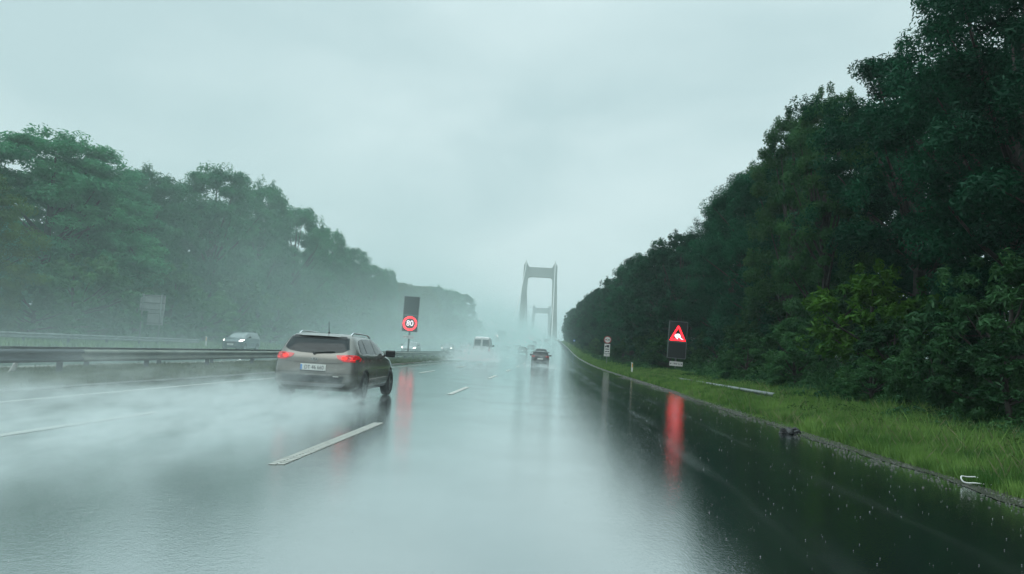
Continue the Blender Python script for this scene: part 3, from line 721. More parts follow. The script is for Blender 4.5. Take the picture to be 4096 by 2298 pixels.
# sign seen from behind, far left
M['signback'] = mat('sign_back', (0.34, 0.36, 0.36), .5, .2, noise=.12, nscale=2)
t = tag(empty('road_sign', (-31.0, 55.8, ground_h(-31, 56))), 'large grey road sign seen from behind among the bushes left of the opposite road', 'road sign')
p = MB().box((0, 0, 3.4), (2.0, .04, 1.25)).build('upper_panel', M['signback'], t); s = MB()
for z in (2.9, 3.4, 3.95): s.box((0, -.05, z), (2.0, .05, .06))
s.build('stiffener', M['frame'], p)
p = MB().box((.32, 0, 2.25), (1.25, .04, 1.1)).build('lower_panel', M['signback'], t); s = MB()
for z in (1.85, 2.6): s.box((.32, -.05, z), (1.2, .05, .06))
s.build('stiffener', M['frame'], p)
for x in (-.72, .75): MB().tube([(x, -.12, -.5), (x, -.12, 4.1)], .06, 8).build('post', M['frame'], t, True)

# warning triangle with lamp on the median
y = 160; t = tag(empty('median_warning_sign', (-11.6, y, road_z(y))), 'grey-red warning triangle with a small lit lamp above it on the median', 'road sign')
MB().tube([(.12, .05, -.3), (.12, .05, 3.2)], .05, 8).build('pole', M['steel'], t, True)
tp = MB().slab([(-.55, 1.95), (.55, 1.95), (.04, 2.92), (-.04, 2.92)], -.02, .01).build('sign_face', M['white'], t)
a, b = [(-.58, 1.93), (.58, 1.93), (.04, 2.97), (-.04, 2.97)], [(-.36, 2.06), (.36, 2.06), (.03, 2.68), (-.03, 2.68)]
V = [(p[0], -.03, p[1]) for p in a]+[(p[0], -.03, p[1]) for p in b]; MB().add(V, [(k, (k+1) % 4, 4+(k+1) % 4, 4+k) for k in range(4)]).build('rim', M['red'], tp)
MB().slab(disc_poly(0, 3.12, .11, 16), -.12, .02).build('lamp', M['headlit'], t)

# delineator posts
dl = tag(empty('delineator_post', (6.25, 57, 0.0)), 'white marker post with orange reflector beside the road, left of the red triangle display', 'marker post', 'roadside marker posts')
MB().slab([(-.06, -.1), (.06, -.1), (.06, .92), (-.06, 1.0)], -.05, .05).build('body', M['white'], dl)
MB().box((.015, -.056, .74), (.07, .012, .30)).build('reflector', M['amber'], dl)
for (x, y, lb) in ((5.9, 245, 'tiny white marker post in the grass far along the right verge'), (-29.9, 63, 'white marker post on the far left verge beside the oncoming dark car')):
    c = copy_tree(dl); c.location = (x, y, ground_h(x, y)+.05); c["label"] = lb
# small blue sign in the trees
t = tag(empty('blue_sign', (7.2, 232, ground_h(7.2, 232))), 'small pale blue sign against the far end of the right-hand wood', 'road sign')
MB().tube([(0, .05, -.3), (0, .05, 2.4)], .04, 6).build('pole', M['steel'], t, True)
p = MB().box((0, 0, 2.1), (.62, .03, .55)).build('sign_face', M['blue'], t)
MB().slab([(-.2, 2.0), (.2, 2.0), (.2, 2.1), (0, 2.25), (-.2, 2.1)], -.025, -.016).build('symbol', M['white'], p)
# litter
rg = random.Random(8)
mb = MB()
bm = bmesh.new(); bmesh.ops.create_icosphere(bm, subdivisions=3, radius=1)
for v in bm.verts:
    k = 1+.25*math.sin(v.co.x*4+1)*math.sin(v.co.y*5)+.12*math.sin(v.co.z*9+v.co.x*6)
    v.co = Vector((v.co.x*.17*k, v.co.y*.12*k, max(-.02, v.co.z*.085*k)+.02*math.sin(v.co.x*9)))
me = bpy.data.meshes.new('torn_rubber'); bm.to_mesh(me); bm.free(); me.materials.append(M['black'])
o = tag(link(bpy.data.objects.new('torn_rubber', me)), 'black torn lump lying on the edge of the road by the grass', 'litter'); o.location = (4.72, 14.95, .02)
f_ = MB().tube([(.05, .02, .05), (.15, .03, .09), (.21, .0, .05), (.24, -.03, .0)], [.03, .035, .03, .015], 6).build('flap', M['black'], o, True)
pts = [(.115*math.cos(a), .085*math.sin(a), .02+.012*math.sin(3*a)) for a in np.linspace(.5, 5.4, 16)]
pts = [(p[0]-.02, p[1], p[2]) for p in pts]+[(.22, -.10, .03)]
o = tag(MB().tube(pts, [.005]+[.008]*14+[.008, .005], 7).build('bent_strip', M['white'], None, True), 'white bent strip curled like a hook on the gravel edge of the grass', 'litter'); o.location = (5.2, 9.45, .045); o.rotation_euler = (R(24), 0, 0)
bm = bmesh.new(); bmesh.ops.create_icosphere(bm, subdivisions=3, radius=1)
for v in bm.verts: v.co = Vector((v.co.x*.12*(1+.3*math.sin(v.co.z*5)), v.co.y*.08, v.co.z*.10*(1+.2*math.sin(v.co.x*6))+.05*v.co.x/.12*.5))
me = bpy.data.meshes.new('plastic_scrap'); bm.to_mesh(me); bm.free(); me.materials.append(M['white'])
o = tag(link(bpy.data.objects.new('plastic_scrap', me)), 'crumpled white scrap in the median grass below the dark rail', 'litter'); o.location = (-12.6, 16.9, .22)
# bird
b = MB(); b.tube([(0, -.13, 0), (0, -.05, .0), (0, .06, .01), (0, .13, .0)], [.012, .035, .03, .01], 8)
for s in (-1, 1): b.add([(s*.02, .05, .01), (s*.02, -.03, .01), (s*.14, -.03, .07), (s*.27, -.07, .03), (s*.14, .05, .08)], [(0, 1, 2, 4), (2, 3, 4)])
o = tag(b.build('bird', M['black']), 'small dark bird flying alone high in the sky', 'bird'); o.location = (-3.9, 80, 32.6); o.rotation_euler = (R(30), R(35), R(40))
# ------------------------------------------------------------------ vehicles
LV = [ # yr, yf, half width, z by y, rear/front corner exponents
 (.40, 4.15, .74, [(0, .20)], .42), (.14, 4.36, .85, [(0, .25)], .36), (.02, 4.46, .886, [(0, .44)], .34), (.00, 4.48, .892, [(0, .60)], .34),
 (.055, 4.44, .890, [(0, .76), (4.4, .70)], .34), (.085, 4.30, .876, [(0, .93), (3.3, .92), (4.3, .80)], .36),
 (.13, 3.72, .848, [(0, 1.01), (3.0, 1.0), (3.72, .95)], .36), (.21, 3.30, .79, [(0, 1.14), (3.3, 1.11)], .34),
 (.34, 2.80, .715, [(0, 1.31)], .33), (.42, 2.50, .655, [(0, 1.405), (2.5, 1.385)], .33), (.60, 2.28, .56, [(0, 1.455), (2.3, 1.43)], .36), (1.0, 1.95, .36, [(0, 1.475)], .45)]
LVAN = [
 (.15, 5.0, .86, [(0, .24)], .25), (.05, 5.18, .95, [(0, .32)], .22), (.02, 5.24, .98, [(0, .60)], .20), (.02, 5.24, .985, [(0, .95), (5.2, .90)], .20),
 (.03, 4.95, .98, [(0, 1.20), (4.4, 1.20), (5.0, 1.08)], .20), (.04, 4.35, .965, [(0, 1.45), (4.4, 1.40)], .20), (.07, 3.9, .93, [(0, 1.95)], .20),
 (.10, 3.55, .88, [(0, 2.32), (3.5, 2.28)], .22), (.20, 3.3, .78, [(0, 2.45), (3.3, 2.40)], .25), (.8, 2.6, .5, [(0, 2.49)], .35)]

def car_body(levels, sx, sy, sz, m, parent, wheels, wr, sub=2):
    n = 32; V = []; Fc = []
    for (yr, yf, w_, zt, e) in levels:
        yc, hl = (yr+yf)/2, (yf-yr)/2
        for k in range(n):
            a = 2*math.pi*(k+.5)/n; s_, c_ = math.sin(a), math.cos(a)
            ee = e*.58 if c_ > 0 else e*1.25
            x = w_*math.copysign(abs(s_)**ee, s_); y = yc-hl*math.copysign(abs(c_)**ee, c_)
            x *= 1-(.010 if y < yc else .06)*abs((y-yc)/hl)**5
            z = np.interp(y, [p[0] for p in zt], [p[1] for p in zt])
            V.append((x*sx, y*sy, z*sz))
    L = len(levels)
    for j in range(L-1):
        for k in range(n): Fc.append((j*n+k, j*n+(k+1) % n, (j+1)*n+(k+1) % n, (j+1)*n+k))
    Fc.append(tuple(range(n))[::-1]); Fc.append(tuple((L-1)*n+k for k in range(n)))
    o = obj_py('body', V, Fc, m, None, True)
    md = o.modifiers.new('s', 'SUBSURF'); md.levels = sub; md.render_levels = sub
    cut = MB()
    for wy in wheels:
        for s in (-1, 1):
            cut.tube([(s*.60*sx, wy, wr), (s*1.3*sx, wy, wr)], wr+.055, 24)
    c = cut.build('cut', m); bo = o.modifiers.new('b', 'BOOLEAN'); bo.operation = 'DIFFERENCE'; bo.object = c; bo.solver = 'EXACT'
    dg = bpy.context.evaluated_depsgraph_get(); me = bpy.data.meshes.new_from_object(o.evaluated_get(dg))
    bpy.data.objects.remove(c); bpy.data.objects.remove(o)
    bm = bmesh.new(); bm.from_mesh(me); bvh = BVHTree.FromBMesh(bm); bm.free()
    me.materials.clear(); me.materials.append(m); me.name = 'body'
    for p in me.polygons: p.use_smooth = True
    me.set_sharp_from_angle(angle=R(38)) if hasattr(me, 'set_sharp_from_angle') else None
    o = link(bpy.data.objects.new('body', me), parent)
    return o, bvh

AX = {'rear': lambda u, v: ((u, -2, v), (0, 1, 0)), 'front': lambda u, v: ((u, 9, v), (0, -1, 0)),
      'right': lambda u, v: ((3, u, v), (-1, 0, 0)), 'left': lambda u, v: ((-3, u, v), (1, 0, 0)), 'top': lambda u, v: ((u, v, 5), (0, 0, -1))}
def decal(name, poly, axis, bvh, m, parent, off=.006, step=.05, flip=False):
    P = []
    for i, p in enumerate(poly):
        q = poly[(i+1) % len(poly)]; n = max(1, int(math.dist(p, q)/step))
        P += [(p[0]+(q[0]-p[0])*t/n, p[1]+(q[1]-p[1])*t/n) for t in range(n)]
    nb = len(P)
    us = [p[0] for p in P]; vs = [p[1] for p in P]
    u = min(us)+step/2
    def inside(x, y):
        r = False; j = nb-1
        for i in range(nb):
            if (P[i][1] > y) != (P[j][1] > y) and x < (P[j][0]-P[i][0])*(y-P[i][1])/(P[j][1]-P[i][1]+1e-12)+P[i][0]: r = not r
            j = i
        return r
    Q = list(P)
    while u < max(us):
        v = min(vs)+step/2
        while v < max(vs):
            if inside(u, v) and min((u-p[0])**2+(v-p[1])**2 for p in P) > (step*.4)**2: Q.append((u, v))
            v += step
        u += step
    vv, _, ff, *_ = delaunay_2d_cdt([Vector(q) for q in Q], [], [list(range(nb))], 1, 1e-5)
    V = []
    for q in vv:
        o, d = AX[axis](q[0], q[1]); h = bvh.ray_cast(Vector(o), Vector(d))
        if h[0] is None:
            h = bvh.find_nearest(Vector(o)+Vector(d)*2.2)
        nn = h[1] if h[1].dot(Vector(d)) < 0 else -h[1]
        V.append(h[0]+(nn*.6-Vector(d)*.4).normalized()*off)
    o = obj_py(name, V, [tuple(f) for f in ff], m, parent, True)
    return o

def wheel(parent, x, y, r, w_, sub=True):
    s = 1 if x > 0 else -1
    prof = [(-w_/2, r*.62), (-w_/2, r*.86), (-w_*.40, r*.97), (-w_*.2, r), (w_*.2, r), (w_*.40, r*.97), (w_/2, r*.86), (w_/2, r*.62)]
    n = 28; V = []; F = []
    for k in range(n):
        a = 2*math.pi*k/n
        for (px, pr) in prof: V.append((px, pr*math.cos(a), pr*math.sin(a)))
    m_ = len(prof)
    for k in range(n):
        for j in range(m_-1): F.append((k*m_+j, k*m_+j+1, ((k+1) % n)*m_+j+1, ((k+1) % n)*m_+j))
    t = obj_py('wheel', V, F, M['rubber'], parent, True); t.location = (x, y, r)
    mb = MB(); mb.tube([(s*w_*.15, 0, 0), (s*w_*.40, 0, 0)], r*.16, 12)
    for k in range(5):
        a = 2*math.pi*k/5; mb.box((s*w_*.33, math.cos(a)*r*.36, math.sin(a)*r*.36), (.03, r*.20, r*.60), 0, a-math.pi/2)
    mb.tube([(s*w_*.30, 0, 0), (s*w_*.46, 0, 0)], r*.63, 24, False); mb.build('rim', M['rim'], t)
    d_ = MB(); d_.tube([(-s*w_*.1, 0, 0), (s*w_*.05, 0, 0)], r*.62, 20); d_.build('brake_disc', M['black'], t)
    return t

def mirror_q(poly): return [(-u, v) for u, v in poly][::-1]

def build_car(name, loc, heading, label, pm, L=4.48, W=1.78, H=1.475, wr=.33, group=None, lights='tail', glass=None, cat='car', plate=True, van=False, sub=2, rails=False, detail=False, lit=True):
    """rear bumper at y=0 of the root when heading=0; heading 180 turns the front toward -y"""
    t = empty(name, loc, R(heading)); tag(t, label, cat, group)
    lv = LVAN if van else LV; bl, bw, bh = (5.24, 1.97, 2.49) if van else (4.48, 1.78, 1.475)
    sx, sy, sz = W/bw, L/bl, H/bh; gl = glass or M['glass']
    wy = ([1.05*sy, 4.25*sy] if van else [.88*sy, 3.53*sy])
    body, bvh = car_body(lv, sx, sy, sz, pm, t, wy, wr, sub)
    S = lambda poly: [(u*sx, v*sz) for u, v in poly]; T = lambda poly: [(u*sy, v*sz) for u, v in poly]
    for y in wy:
        for s in (-1, 1): wheel(t, s*(W/2-.115), y, wr, .21)
    if van:
        for s in (-1, 1): decal('rear_window', S([(s*.10, 1.45), (s*.82, 1.45), (s*.78, 2.15), (s*.10, 2.15)][::s]), 'rear', bvh, gl, t)
        decal('door_gap', S([(-.008, .55), (.008, .55), (.008, 2.3), (-.008, 2.3)]), 'rear', bvh, M['black'], t, .004)
        decal('windscreen', S([(-.86, 1.45), (.86, 1.45), (.74, 2.22), (-.74, 2.22)]), 'front', bvh, gl, t)
        for ax in ('left', 'right'): decal('side_window', T([(3.1, 1.4), (4.25, 1.38), (3.95, 1.9), (3.1, 2.0)]), ax, bvh, gl, t)
        tl = [(.80, .95), (.955, .95), (.955, 1.35), (.84, 1.35)]; tin = [(.84, 1.0), (.94, 1.0), (.94, 1.18), (.86, 1.18)]
        hl = [(.55, .92), (.92, .98), (.90, 1.14), (.62, 1.08)]
    else:
        rw = [(-.60, 1.365), (-.665, 1.13), (-.56, 1.065), (-.3, 1.03), (0, 1.02), (.3, 1.03), (.56, 1.065), (.665, 1.13), (.60, 1.365), (.3, 1.375), (-.3, 1.375)]
        decal('rear_window', S(rw), 'rear', bvh, gl, t)
        ws = [(-.74, 1.01), (-.4, .985), (.4, .985), (.74, 1.01), (.58, 1.365), (.3, 1.385), (-.3, 1.385), (-.58, 1.365)]
        decal('windscreen', S(ws), 'front', bvh, gl, t)
        for ax in ('left', 'right'):
            for q in ([(.60, 1.09), (.68, 1.29), (.80, 1.335), (1.02, 1.36), (1.05, 1.045), (.70, 1.04)], [(1.10, 1.045), (1.07, 1.365), (1.78, 1.375), (1.83, 1.035)],
                      [(1.90, 1.035), (1.85, 1.375), (2.25, 1.36), (2.6, 1.24), (2.98, 1.04)]):
                decal('side_window', T(q), ax, bvh, gl, t)
            for yy in (1.22, 2.15):
                decal('door_handle', T([(yy, .885), (yy+.17, .885), (yy+.17, .91), (yy, .91)]), ax, bvh, M['chrome'] if detail else pm, t, .018)
        tl = [(.43, .995), (.62, 1.015), (.80, 1.015), (.852, 1.0), (.855, .885), (.80, .865), (.60, .868), (.47, .93)]; tin = [(.55, .925), (.62, .905), (.66, .925), (.66, .965), (.60, .985), (.55, .965)]; tin2 = [(.72, .90), (.80, .90), (.80, .985), (.72, .985)]
        hl = [(.60, .72), (.80, .77), (.82, .86), (.66, .83)]
    for s in (-1, 1):
        o = decal('tail_light', S([(s*u, v) for u, v in tl][::s]), 'rear', bvh, M['tail'] if detail else M['tail_off'], t, .010)
        if lights == 'tail' and lit:
            for q in ([tin] if van else [tin, tin2]): decal('bulb', S([(s*u, v) for u, v in q][::s]), 'rear', bvh, M['taillit'] if detail else M['taildim'], o, .016)
        o = decal('headlight', S([(s*u, v) for u, v in hl][::s]), 'front', bvh, M['headlit'] if (lights == 'head') else M['rim'], t, .010)
        mi = MB(); mi.box((0, 0, 0), (.23, .13, .165)); mi.box((-s*.15, .03, -.05), (.18, .06, .06))
        o = mi.build('wing_mirror', M['black'], t, bevel=.035)
        o.location = (s*(W/2+.08), (3.75 if van else 2.86)*sy, (1.55 if van else 1.06)*sz)
    if plate:
        decal('number_plate', S([(-.26, .44), (.26, .44), (.26, .55), (-.26, .55)]), 'front', bvh, M['plate'], t, .012)
        if not detail: decal('number_plate', S([(-.26, .66), (.26, .66), (.26, .77), (-.26, .77)]), 'rear', bvh, M['plate'], t, .012)
    if not van:
        decal('grille', S([(-.42, .58), (.42, .58), (.46, .70), (-.46, .70)]), 'front', bvh, M['black'], t, .008)
        decal('bumper_insert', S([(-.60, .42), (.60, .42), (.64, .56), (-.64, .56)]), 'rear', bvh, M['black'] if detail is False else M['bumper'], t, .006)
    return t, bvh, S, T

M['bumper'] = mat('bumper_plastic', (0.022, 0.026, 0.028), 0.4, noise=0.2)
M['glass_pale'] = mat('car_glass_pale', (0.20, 0.235, 0.24), 0.08, noise=0.1, spec=0.9)  # pale base colour: brightness of the reflected sky painted into the panes
P_taupe = paint('paint_taupe', (0.185, 0.178, 0.160), 0.40, 0.22)
kia, bvh, S, T = build_car('estate_car', (-4.97, 15.4, 0), 0, 'grey-brown estate car with roof rails, red lamps lit, in the spray', P_taupe, W=1.86, detail=True)
# lit part of the lamps wraps the corner
for s, ax in ((1, 'right'), (-1, 'left')):
    decal('tail_light', [(.10, .90), (.38, .935), (.42, .975), (.34, 1.0), (.10, 1.005)], ax, bvh, M['tail'], kia, .022)
decal('tailgate_gap', [(-.84, .607), (.84, .607), (.84, .618), (-.84, .618)], 'rear', bvh, M['black'], kia, .004)
decal('painted_reflection_line', [(-.62, .835), (-.3, .815), (.3, .815), (.62, .835), (.62, .845), (.3, .825), (-.3, .825), (-.62, .845)], 'rear', bvh, M['bumper'], kia, .003)  # dark arc painted on for the reflection line across the tailgate
for s, ax in ((1, 'right'), (-1, 'left')):
    decal('pillar_gap', [(.16, .63), (.175, .63), (.20, .88), (.185, .88)], ax, bvh, M['black'], kia, .004)
    decal('door_gap', [(1.055, .40), (1.065, .40), (1.065, 1.03), (1.055, 1.03)], ax, bvh, M['black'], kia, .004)
    decal('door_gap', [(1.865, .36), (1.875, .36), (1.875, 1.03), (1.865, 1.03)], ax, bvh, M['black'], kia, .004)
    decal('sill_trim', [(1.30, .27), (3.1, .27), (3.1, .33), (1.30, .33)], ax, bvh, M['bumper'], kia, .006)
decal('reflector_strip', [(.44, .545), (.56, .545), (.56, .560), (.44, .560)], 'rear', bvh, M['plate'], kia, .014)
decal('skid_plate', [(-.62, .33), (.62, .33), (.70, .40), (-.70, .40)], 'rear', bvh, M['rim'], kia, .006)
hh = bvh.ray_cast(Vector((0, -2, .715)), Vector((0, 1, 0)))[0].y
pl = MB().box((0, hh-.012, .715), (.545, .018, .150)).build('number_plate', M['plate'], kia, bevel=.006); pl['label'] = 'white number plate reading DT 46 660 with a blue strip'
MB().box((-.252, hh-.024, .720), (.036, .004, .115)).build('country_strip', M['blue'], pl)
MB().box((0, hh-.0225, .650), (.545, .004, .022)).build('plate_holder', M['black'], pl)
text_obj('plate_text', 'DT 46 660', .118, (.022, hh-.023, .722), M['ink'], pl, .80, extrude=.0015)
hh = bvh.ray_cast(Vector((0, -2, .895)), Vector((0, 1, 0)))[0].y
bd = MB().slab([(.070*math.cos(a), .895+.032*math.sin(a)) for a in np.linspace(0, 2*math.pi, 28)[:-1]], hh-.016, hh+.01).build('badge', M['chrome'], kia)
MB().slab([(.062*math.cos(a), .895+.027*math.sin(a)) for a in np.linspace(0, 2*math.pi, 28)[:-1]], hh-.019, hh-.0165).build('badge_field', M['black'], bd)
text_obj('badge_letters', 'KIA', .052, (0, hh-.0215, .895), M['plate'], bd, 1.15, extrude=.0015)
# roof spoiler, wiper, antenna, roof rails
V = []; F = []
for i in range(13):
    u = -1+2*i/12; x = .60*u; c = -.07*u*u*u*u
    V += [(x, .37-c*1.4, 1.378+c*.4), (x, .355-c*1.4, 1.396+c*.4), (x, .66, 1.452+c*.9), (x, .66, 1.38+c)]
for i in range(12):
    for k in range(4): F.append((i*4+k, i*4+(k+1) % 4, i*4+4+(k+1) % 4, i*4+4+k))
F += [(0, 3, 2, 1), (48, 49, 50, 51)]
sp = obj_py('roof_spoiler', V, F, P_taupe, kia, False)
decal('spoiler_lip', [(-.585, 1.335), (.585, 1.335), (.57, 1.392), (-.57, 1.392)], 'rear', bvh, M['black'], kia, .012)
def on(axis, u, v, off=.0):
    o, d = AX[axis](u, v); h = bvh.ray_cast(Vector(o), Vector(d)); return h[0]-Vector(d)*off
wp = [on('rear', x, z, .028) for x, z in ((-.02, 1.035), (.18, 1.058), (.40, 1.078))]
w_ = MB().tube(wp, .013, 6); w_.tube([on('rear', -.03, 1.02, .01), on('rear', -.02, 1.035, .04)], .03, 8); w_.build('rear_wiper', M['black'], kia)
zt = on('top', 0, .98).z
a = MB().tube([(0, .98, zt-.01), (0, .965, zt+.02)], [.04, .016], 10); a.tube([(0, .97, zt+.01), (0, .90, zt+.255)], [.008, .005], 6); a.build('antenna', M['black'], kia)
for s in (-1, 1):
    pts = []
    for yy in np.linspace(.72, 2.45, 12):
        e = min((yy-.72)/.18, (2.45-yy)/.18, 1.0); p = on('top', s*.575, float(yy)); pts.append((p.x, p.y, p.z+.055*math.sin(max(0, e)*math.pi/2)-.005))
    MB().tube(pts, .020, 8).build('roof_rail', M['chrome'], kia, True)

g = 'traffic going away toward the bridge'
P_dark = paint('paint_graphite', (0.010, 0.014, 0.016), .1, .35); P_grey = paint('paint_grey', (0.12, 0.135, 0.14)); P_white = paint('paint_white', (0.62, 0.64, 0.64), 0.0, .3)
P_blue = paint('paint_blue_grey', (0.05, 0.075, 0.09)); P_silver = paint('paint_silver', (0.35, 0.37, 0.375))
hz = road_z
build_car('hatchback', (-.95, 71.0, hz(71)), 0, 'dark hatchback ahead with small red lamps, alone in the near lane', P_dark, 4.1, 1.76, 1.46, group=g)
build_car('people_carrier', (-1.25, 97, hz(97)), 0, 'dark car directly beyond the dark hatchback, only its upper half showing', P_dark, 4.5, 1.82, 1.68, .34, group=g)
build_car('delivery_van', (-7.95, 85, hz(85)), 0, 'large white van with red lamps fading in spray, right of the 80 display', P_white, 5.4, 2.0, 2.72, .35, group=g, cat='van', van=True, glass=M['glass_pale'])
build_car('white_car', (-9.0, 147, hz(147)), 0, 'white car with red lamps beside the triangle on the median, left of a pair', P_white, 4.4, 1.78, 1.48, group=g, sub=1)
build_car('white_car', (-6.9, 156, hz(156)), 0, 'white car right of the white pair, lamps unlit', P_white, 4.4, 1.78, 1.50, group=g, sub=1, lit=False)
c1, *_ = build_car('grey_car', (-5.3, 140, hz(140)), 0, 'grey car nearest in the middle lane, left of the dark hatchback', P_grey, 4.4, 1.8, 1.46, group=g, sub=1, lit=False)
def again(src, x, y, lb):
    c = copy_tree(src); c.location = (x, y, hz(y)); c['label'] = lb; return c
again(c1, -4.6, 172, 'grey car second in the middle-lane queue, just beyond the nearest grey car')
again(c1, -5.2, 225, 'grey car third in the middle-lane queue, high above the nearest grey car')
c2, *_ = build_car('far_car', (-2.2, 330, hz(330)), 0, 'small pale car far up the rise at the foot of the bridge', P_silver, 4.4, 1.8, 1.5, group=g, sub=1, lit=False)
for (x, y) in ((-5.2, 300), (-8.4, 270), (-8.2, 380), (-1.4, 420), (-5.0, 470), (-8.5, 520), (-4.9, 600)):
    again(c2, x, y, 'tiny pale car among the distant queue climbing to the bridge')['group'] = 'distant cars climbing to the bridge'
g = 'oncoming traffic on the opposite carriageway'
def oncoming(nm, x, y, lb, p, L=4.4, W=1.8, H=1.5, **k): return build_car(nm, (x, y+L, hz(y)), 180, lb, p, L, W, H, group=g, lights='head', glass=k.pop('glass', M['glass_pale']), **k)
oncoming('oncoming_car', -26.0, 59, 'dark oncoming car with both headlights lit, just left of the estate car', P_blue, 4.3, 1.82, 1.66)
oncoming('oncoming_car', -16.9, 87, 'silver oncoming car with headlights lit behind the pole of the 80 display', P_silver, 4.5, 1.85, 1.7)
o3, *_ = oncoming('oncoming_car', -16.4, 116, 'oncoming grey car with headlights lit, first right of the 80 display', P_grey, 4.4, 1.8, 1.5, sub=1)
o4 = again(o3, -17.2, 152, 'oncoming grey car with headlights lit, just left of the white van')
lb = 'faint oncoming car, only its headlights bright, beyond the white van'
for (x, y) in ((-17.0, 205), (-20.8, 232), (-17.1, 262), (-17.0, 300), (-20.6, 335), (-17.2, 370), (-17.0, 430), (-20.8, 480), (-17.2, 540)):
    again(o3, x, y, lb)['group'] = 'faint oncoming cars on the rise'
def lorry(x, y, lb, boxm):
    t = tag(empty('lorry', (x, y, hz(y))), lb, 'lorry', g)
    c = MB(); c.slab([(-1.22, .45), (1.22, .45), (1.22, 2.75), (1.05, 2.95), (-1.05, 2.95), (-1.22, 2.75)], 0, 2.1); cb = c.build('cab', P_grey, t, bevel=.08)
    MB().slab([(-1.1, 1.45), (1.1, 1.45), (1.0, 2.45), (-1.0, 2.45)], -.02, .02).build('windscreen', M['glass_pale'], cb)
    MB().slab([(-1.0, 2.96), (1.0, 2.96), (1.12, 3.7), (-1.12, 3.7)], .25, .9).build('wind_deflector', P_grey, cb)
    MB().slab([(-.9, .55), (.9, .55), (.9, 1.3), (-.9, 1.3)], -.03, .01).build('grille', M['black'], cb)
    for s in (-1, 1):
        MB().box((s*.95, -.03, .75), (.35, .05, .18)).build('headlight', M['headlit'], cb)
        MB().box((s*1.40, .15, 2.0), (.18, .12, .6)).build('wing_mirror', M['black'], cb)
    b = MB(); b.box((0, 6.6, 2.45), (2.5, 8.6, 3.0)); b.build('cargo_box', boxm, t, bevel=.05)
    MB().box((0, 2.45, 3.98), (2.62, .5, .16)).build('roof_edge', M['rail_dark'], t)
    MB().box((0, 5.5, .72), (1.0, 10.4, .25)).build('chassis', M['black'], t)
    for yy in (1.1, 7.6, 8.9):
        for s in (-1, 1): wheel(t, s*1.08, yy, .5, .3)
    return t
P_box = mat('lorry_box', (0.26, 0.28, 0.28), .5, noise=.15, nscale=.6)
lorry(-15.9, 232, 'oncoming lorry with a dark roof edge, standing above the warning triangle on the median', P_box)
lorry(-19.6, 400, 'smaller distant oncoming lorry beside the left foot of the bridge tower', P_box)
# ------------------------------------------------------------------ air: haze and tyre spray
def vol_obj(name, lo, hi, m, loc=(0, 0, 0)):
    mb = MB(); c = [(a+b)/2 for a, b in zip(lo, hi)]; d = [b-a for a, b in zip(lo, hi)]
    mb.box(c, d); o = mb.build(name, m); o.location = loc; return tag(o, kind='stuff')
hm = bpy.data.materials.new('haze'); hm.use_nodes = True; n = hm.node_tree.nodes; n.clear()
ho = n.new("ShaderNodeOutputMaterial"); pv = n.new("ShaderNodeVolumePrincipled")
pv.inputs['Color'].default_value = (0.85, 0.985, 0.975, 1); pv.inputs['Density'].default_value = HAZE; pv.inputs['Anisotropy'].default_value = 0.25
hm.node_tree.links.new(pv.outputs[0], ho.inputs['Volume'])
vol_obj('haze', (-1080, -95, -52), (1080, 2400, 100), hm)

class NB:
    """tiny expression builder for volume density"""
    def __init__(s, name):
        s.m = bpy.data.materials.new(name); s.m.use_nodes = True; s.n = s.m.node_tree.nodes; s.l = s.m.node_tree.links; s.n.clear()
        tc = s.n.new("ShaderNodeTexCoord"); sp = s.n.new("ShaderNodeSeparateXYZ"); s.l.new(tc.outputs['Object'], sp.inputs[0])
        s.vec = tc.outputs['Object']; s.x, s.y, s.z = sp.outputs
    def op(s, o, a, b=None, c=None, clamp=False):
        q = s.n.new("ShaderNodeMath"); q.operation = o; q.use_clamp = clamp
        for i, v in enumerate((a, b, c)):
            if v is None: continue
            if isinstance(v, (int, float)): q.inputs[i].default_value = v
            else: s.l.new(v, q.inputs[i])
        return q.outputs[0]
    def rng(s, v, a, b, c=0.0, d=1.0, smooth=True):
        q = s.n.new("ShaderNodeMapRange"); q.interpolation_type = 'SMOOTHSTEP' if smooth else 'LINEAR'; q.clamp = True
        for i, k in ((1, a), (2, b), (3, c), (4, d)): q.inputs[i].default_value = k
        s.l.new(v, q.inputs[0]); return q.outputs[0]
    def noise(s, scale, sc=(1, 1, 1), det=4, rough=.55):
        mp = s.n.new("ShaderNodeMapping"); mp.inputs['Scale'].default_value = sc; s.l.new(s.vec, mp.inputs[0])
        z = s.n.new("ShaderNodeTexNoise"); z.inputs['Scale'].default_value = scale; z.inputs['Detail'].default_value = det; z.inputs['Roughness'].default_value = rough
        s.l.new(mp.outputs[0], z.inputs['Vector']); return z.outputs[0]
    def gauss(s, v): return s.op('EXPONENT', s.op('MULTIPLY', s.op('MULTIPLY', v, v), -1.0))
    def done(s, dens, aniso=0.2, rate=1.0, col=(0.93, 0.99, 0.985, 1)):
        o = s.n.new("ShaderNodeOutputMaterial"); p = s.n.new("ShaderNodeVolumePrincipled")
        p.inputs['Color'].default_value = col; p.inputs['Anisotropy'].default_value = aniso
        s.l.new(dens, p.inputs['Density']); s.l.new(p.outputs[0], o.inputs['Volume'])
        s.m.cycles.volume_step_rate = rate; return s.m
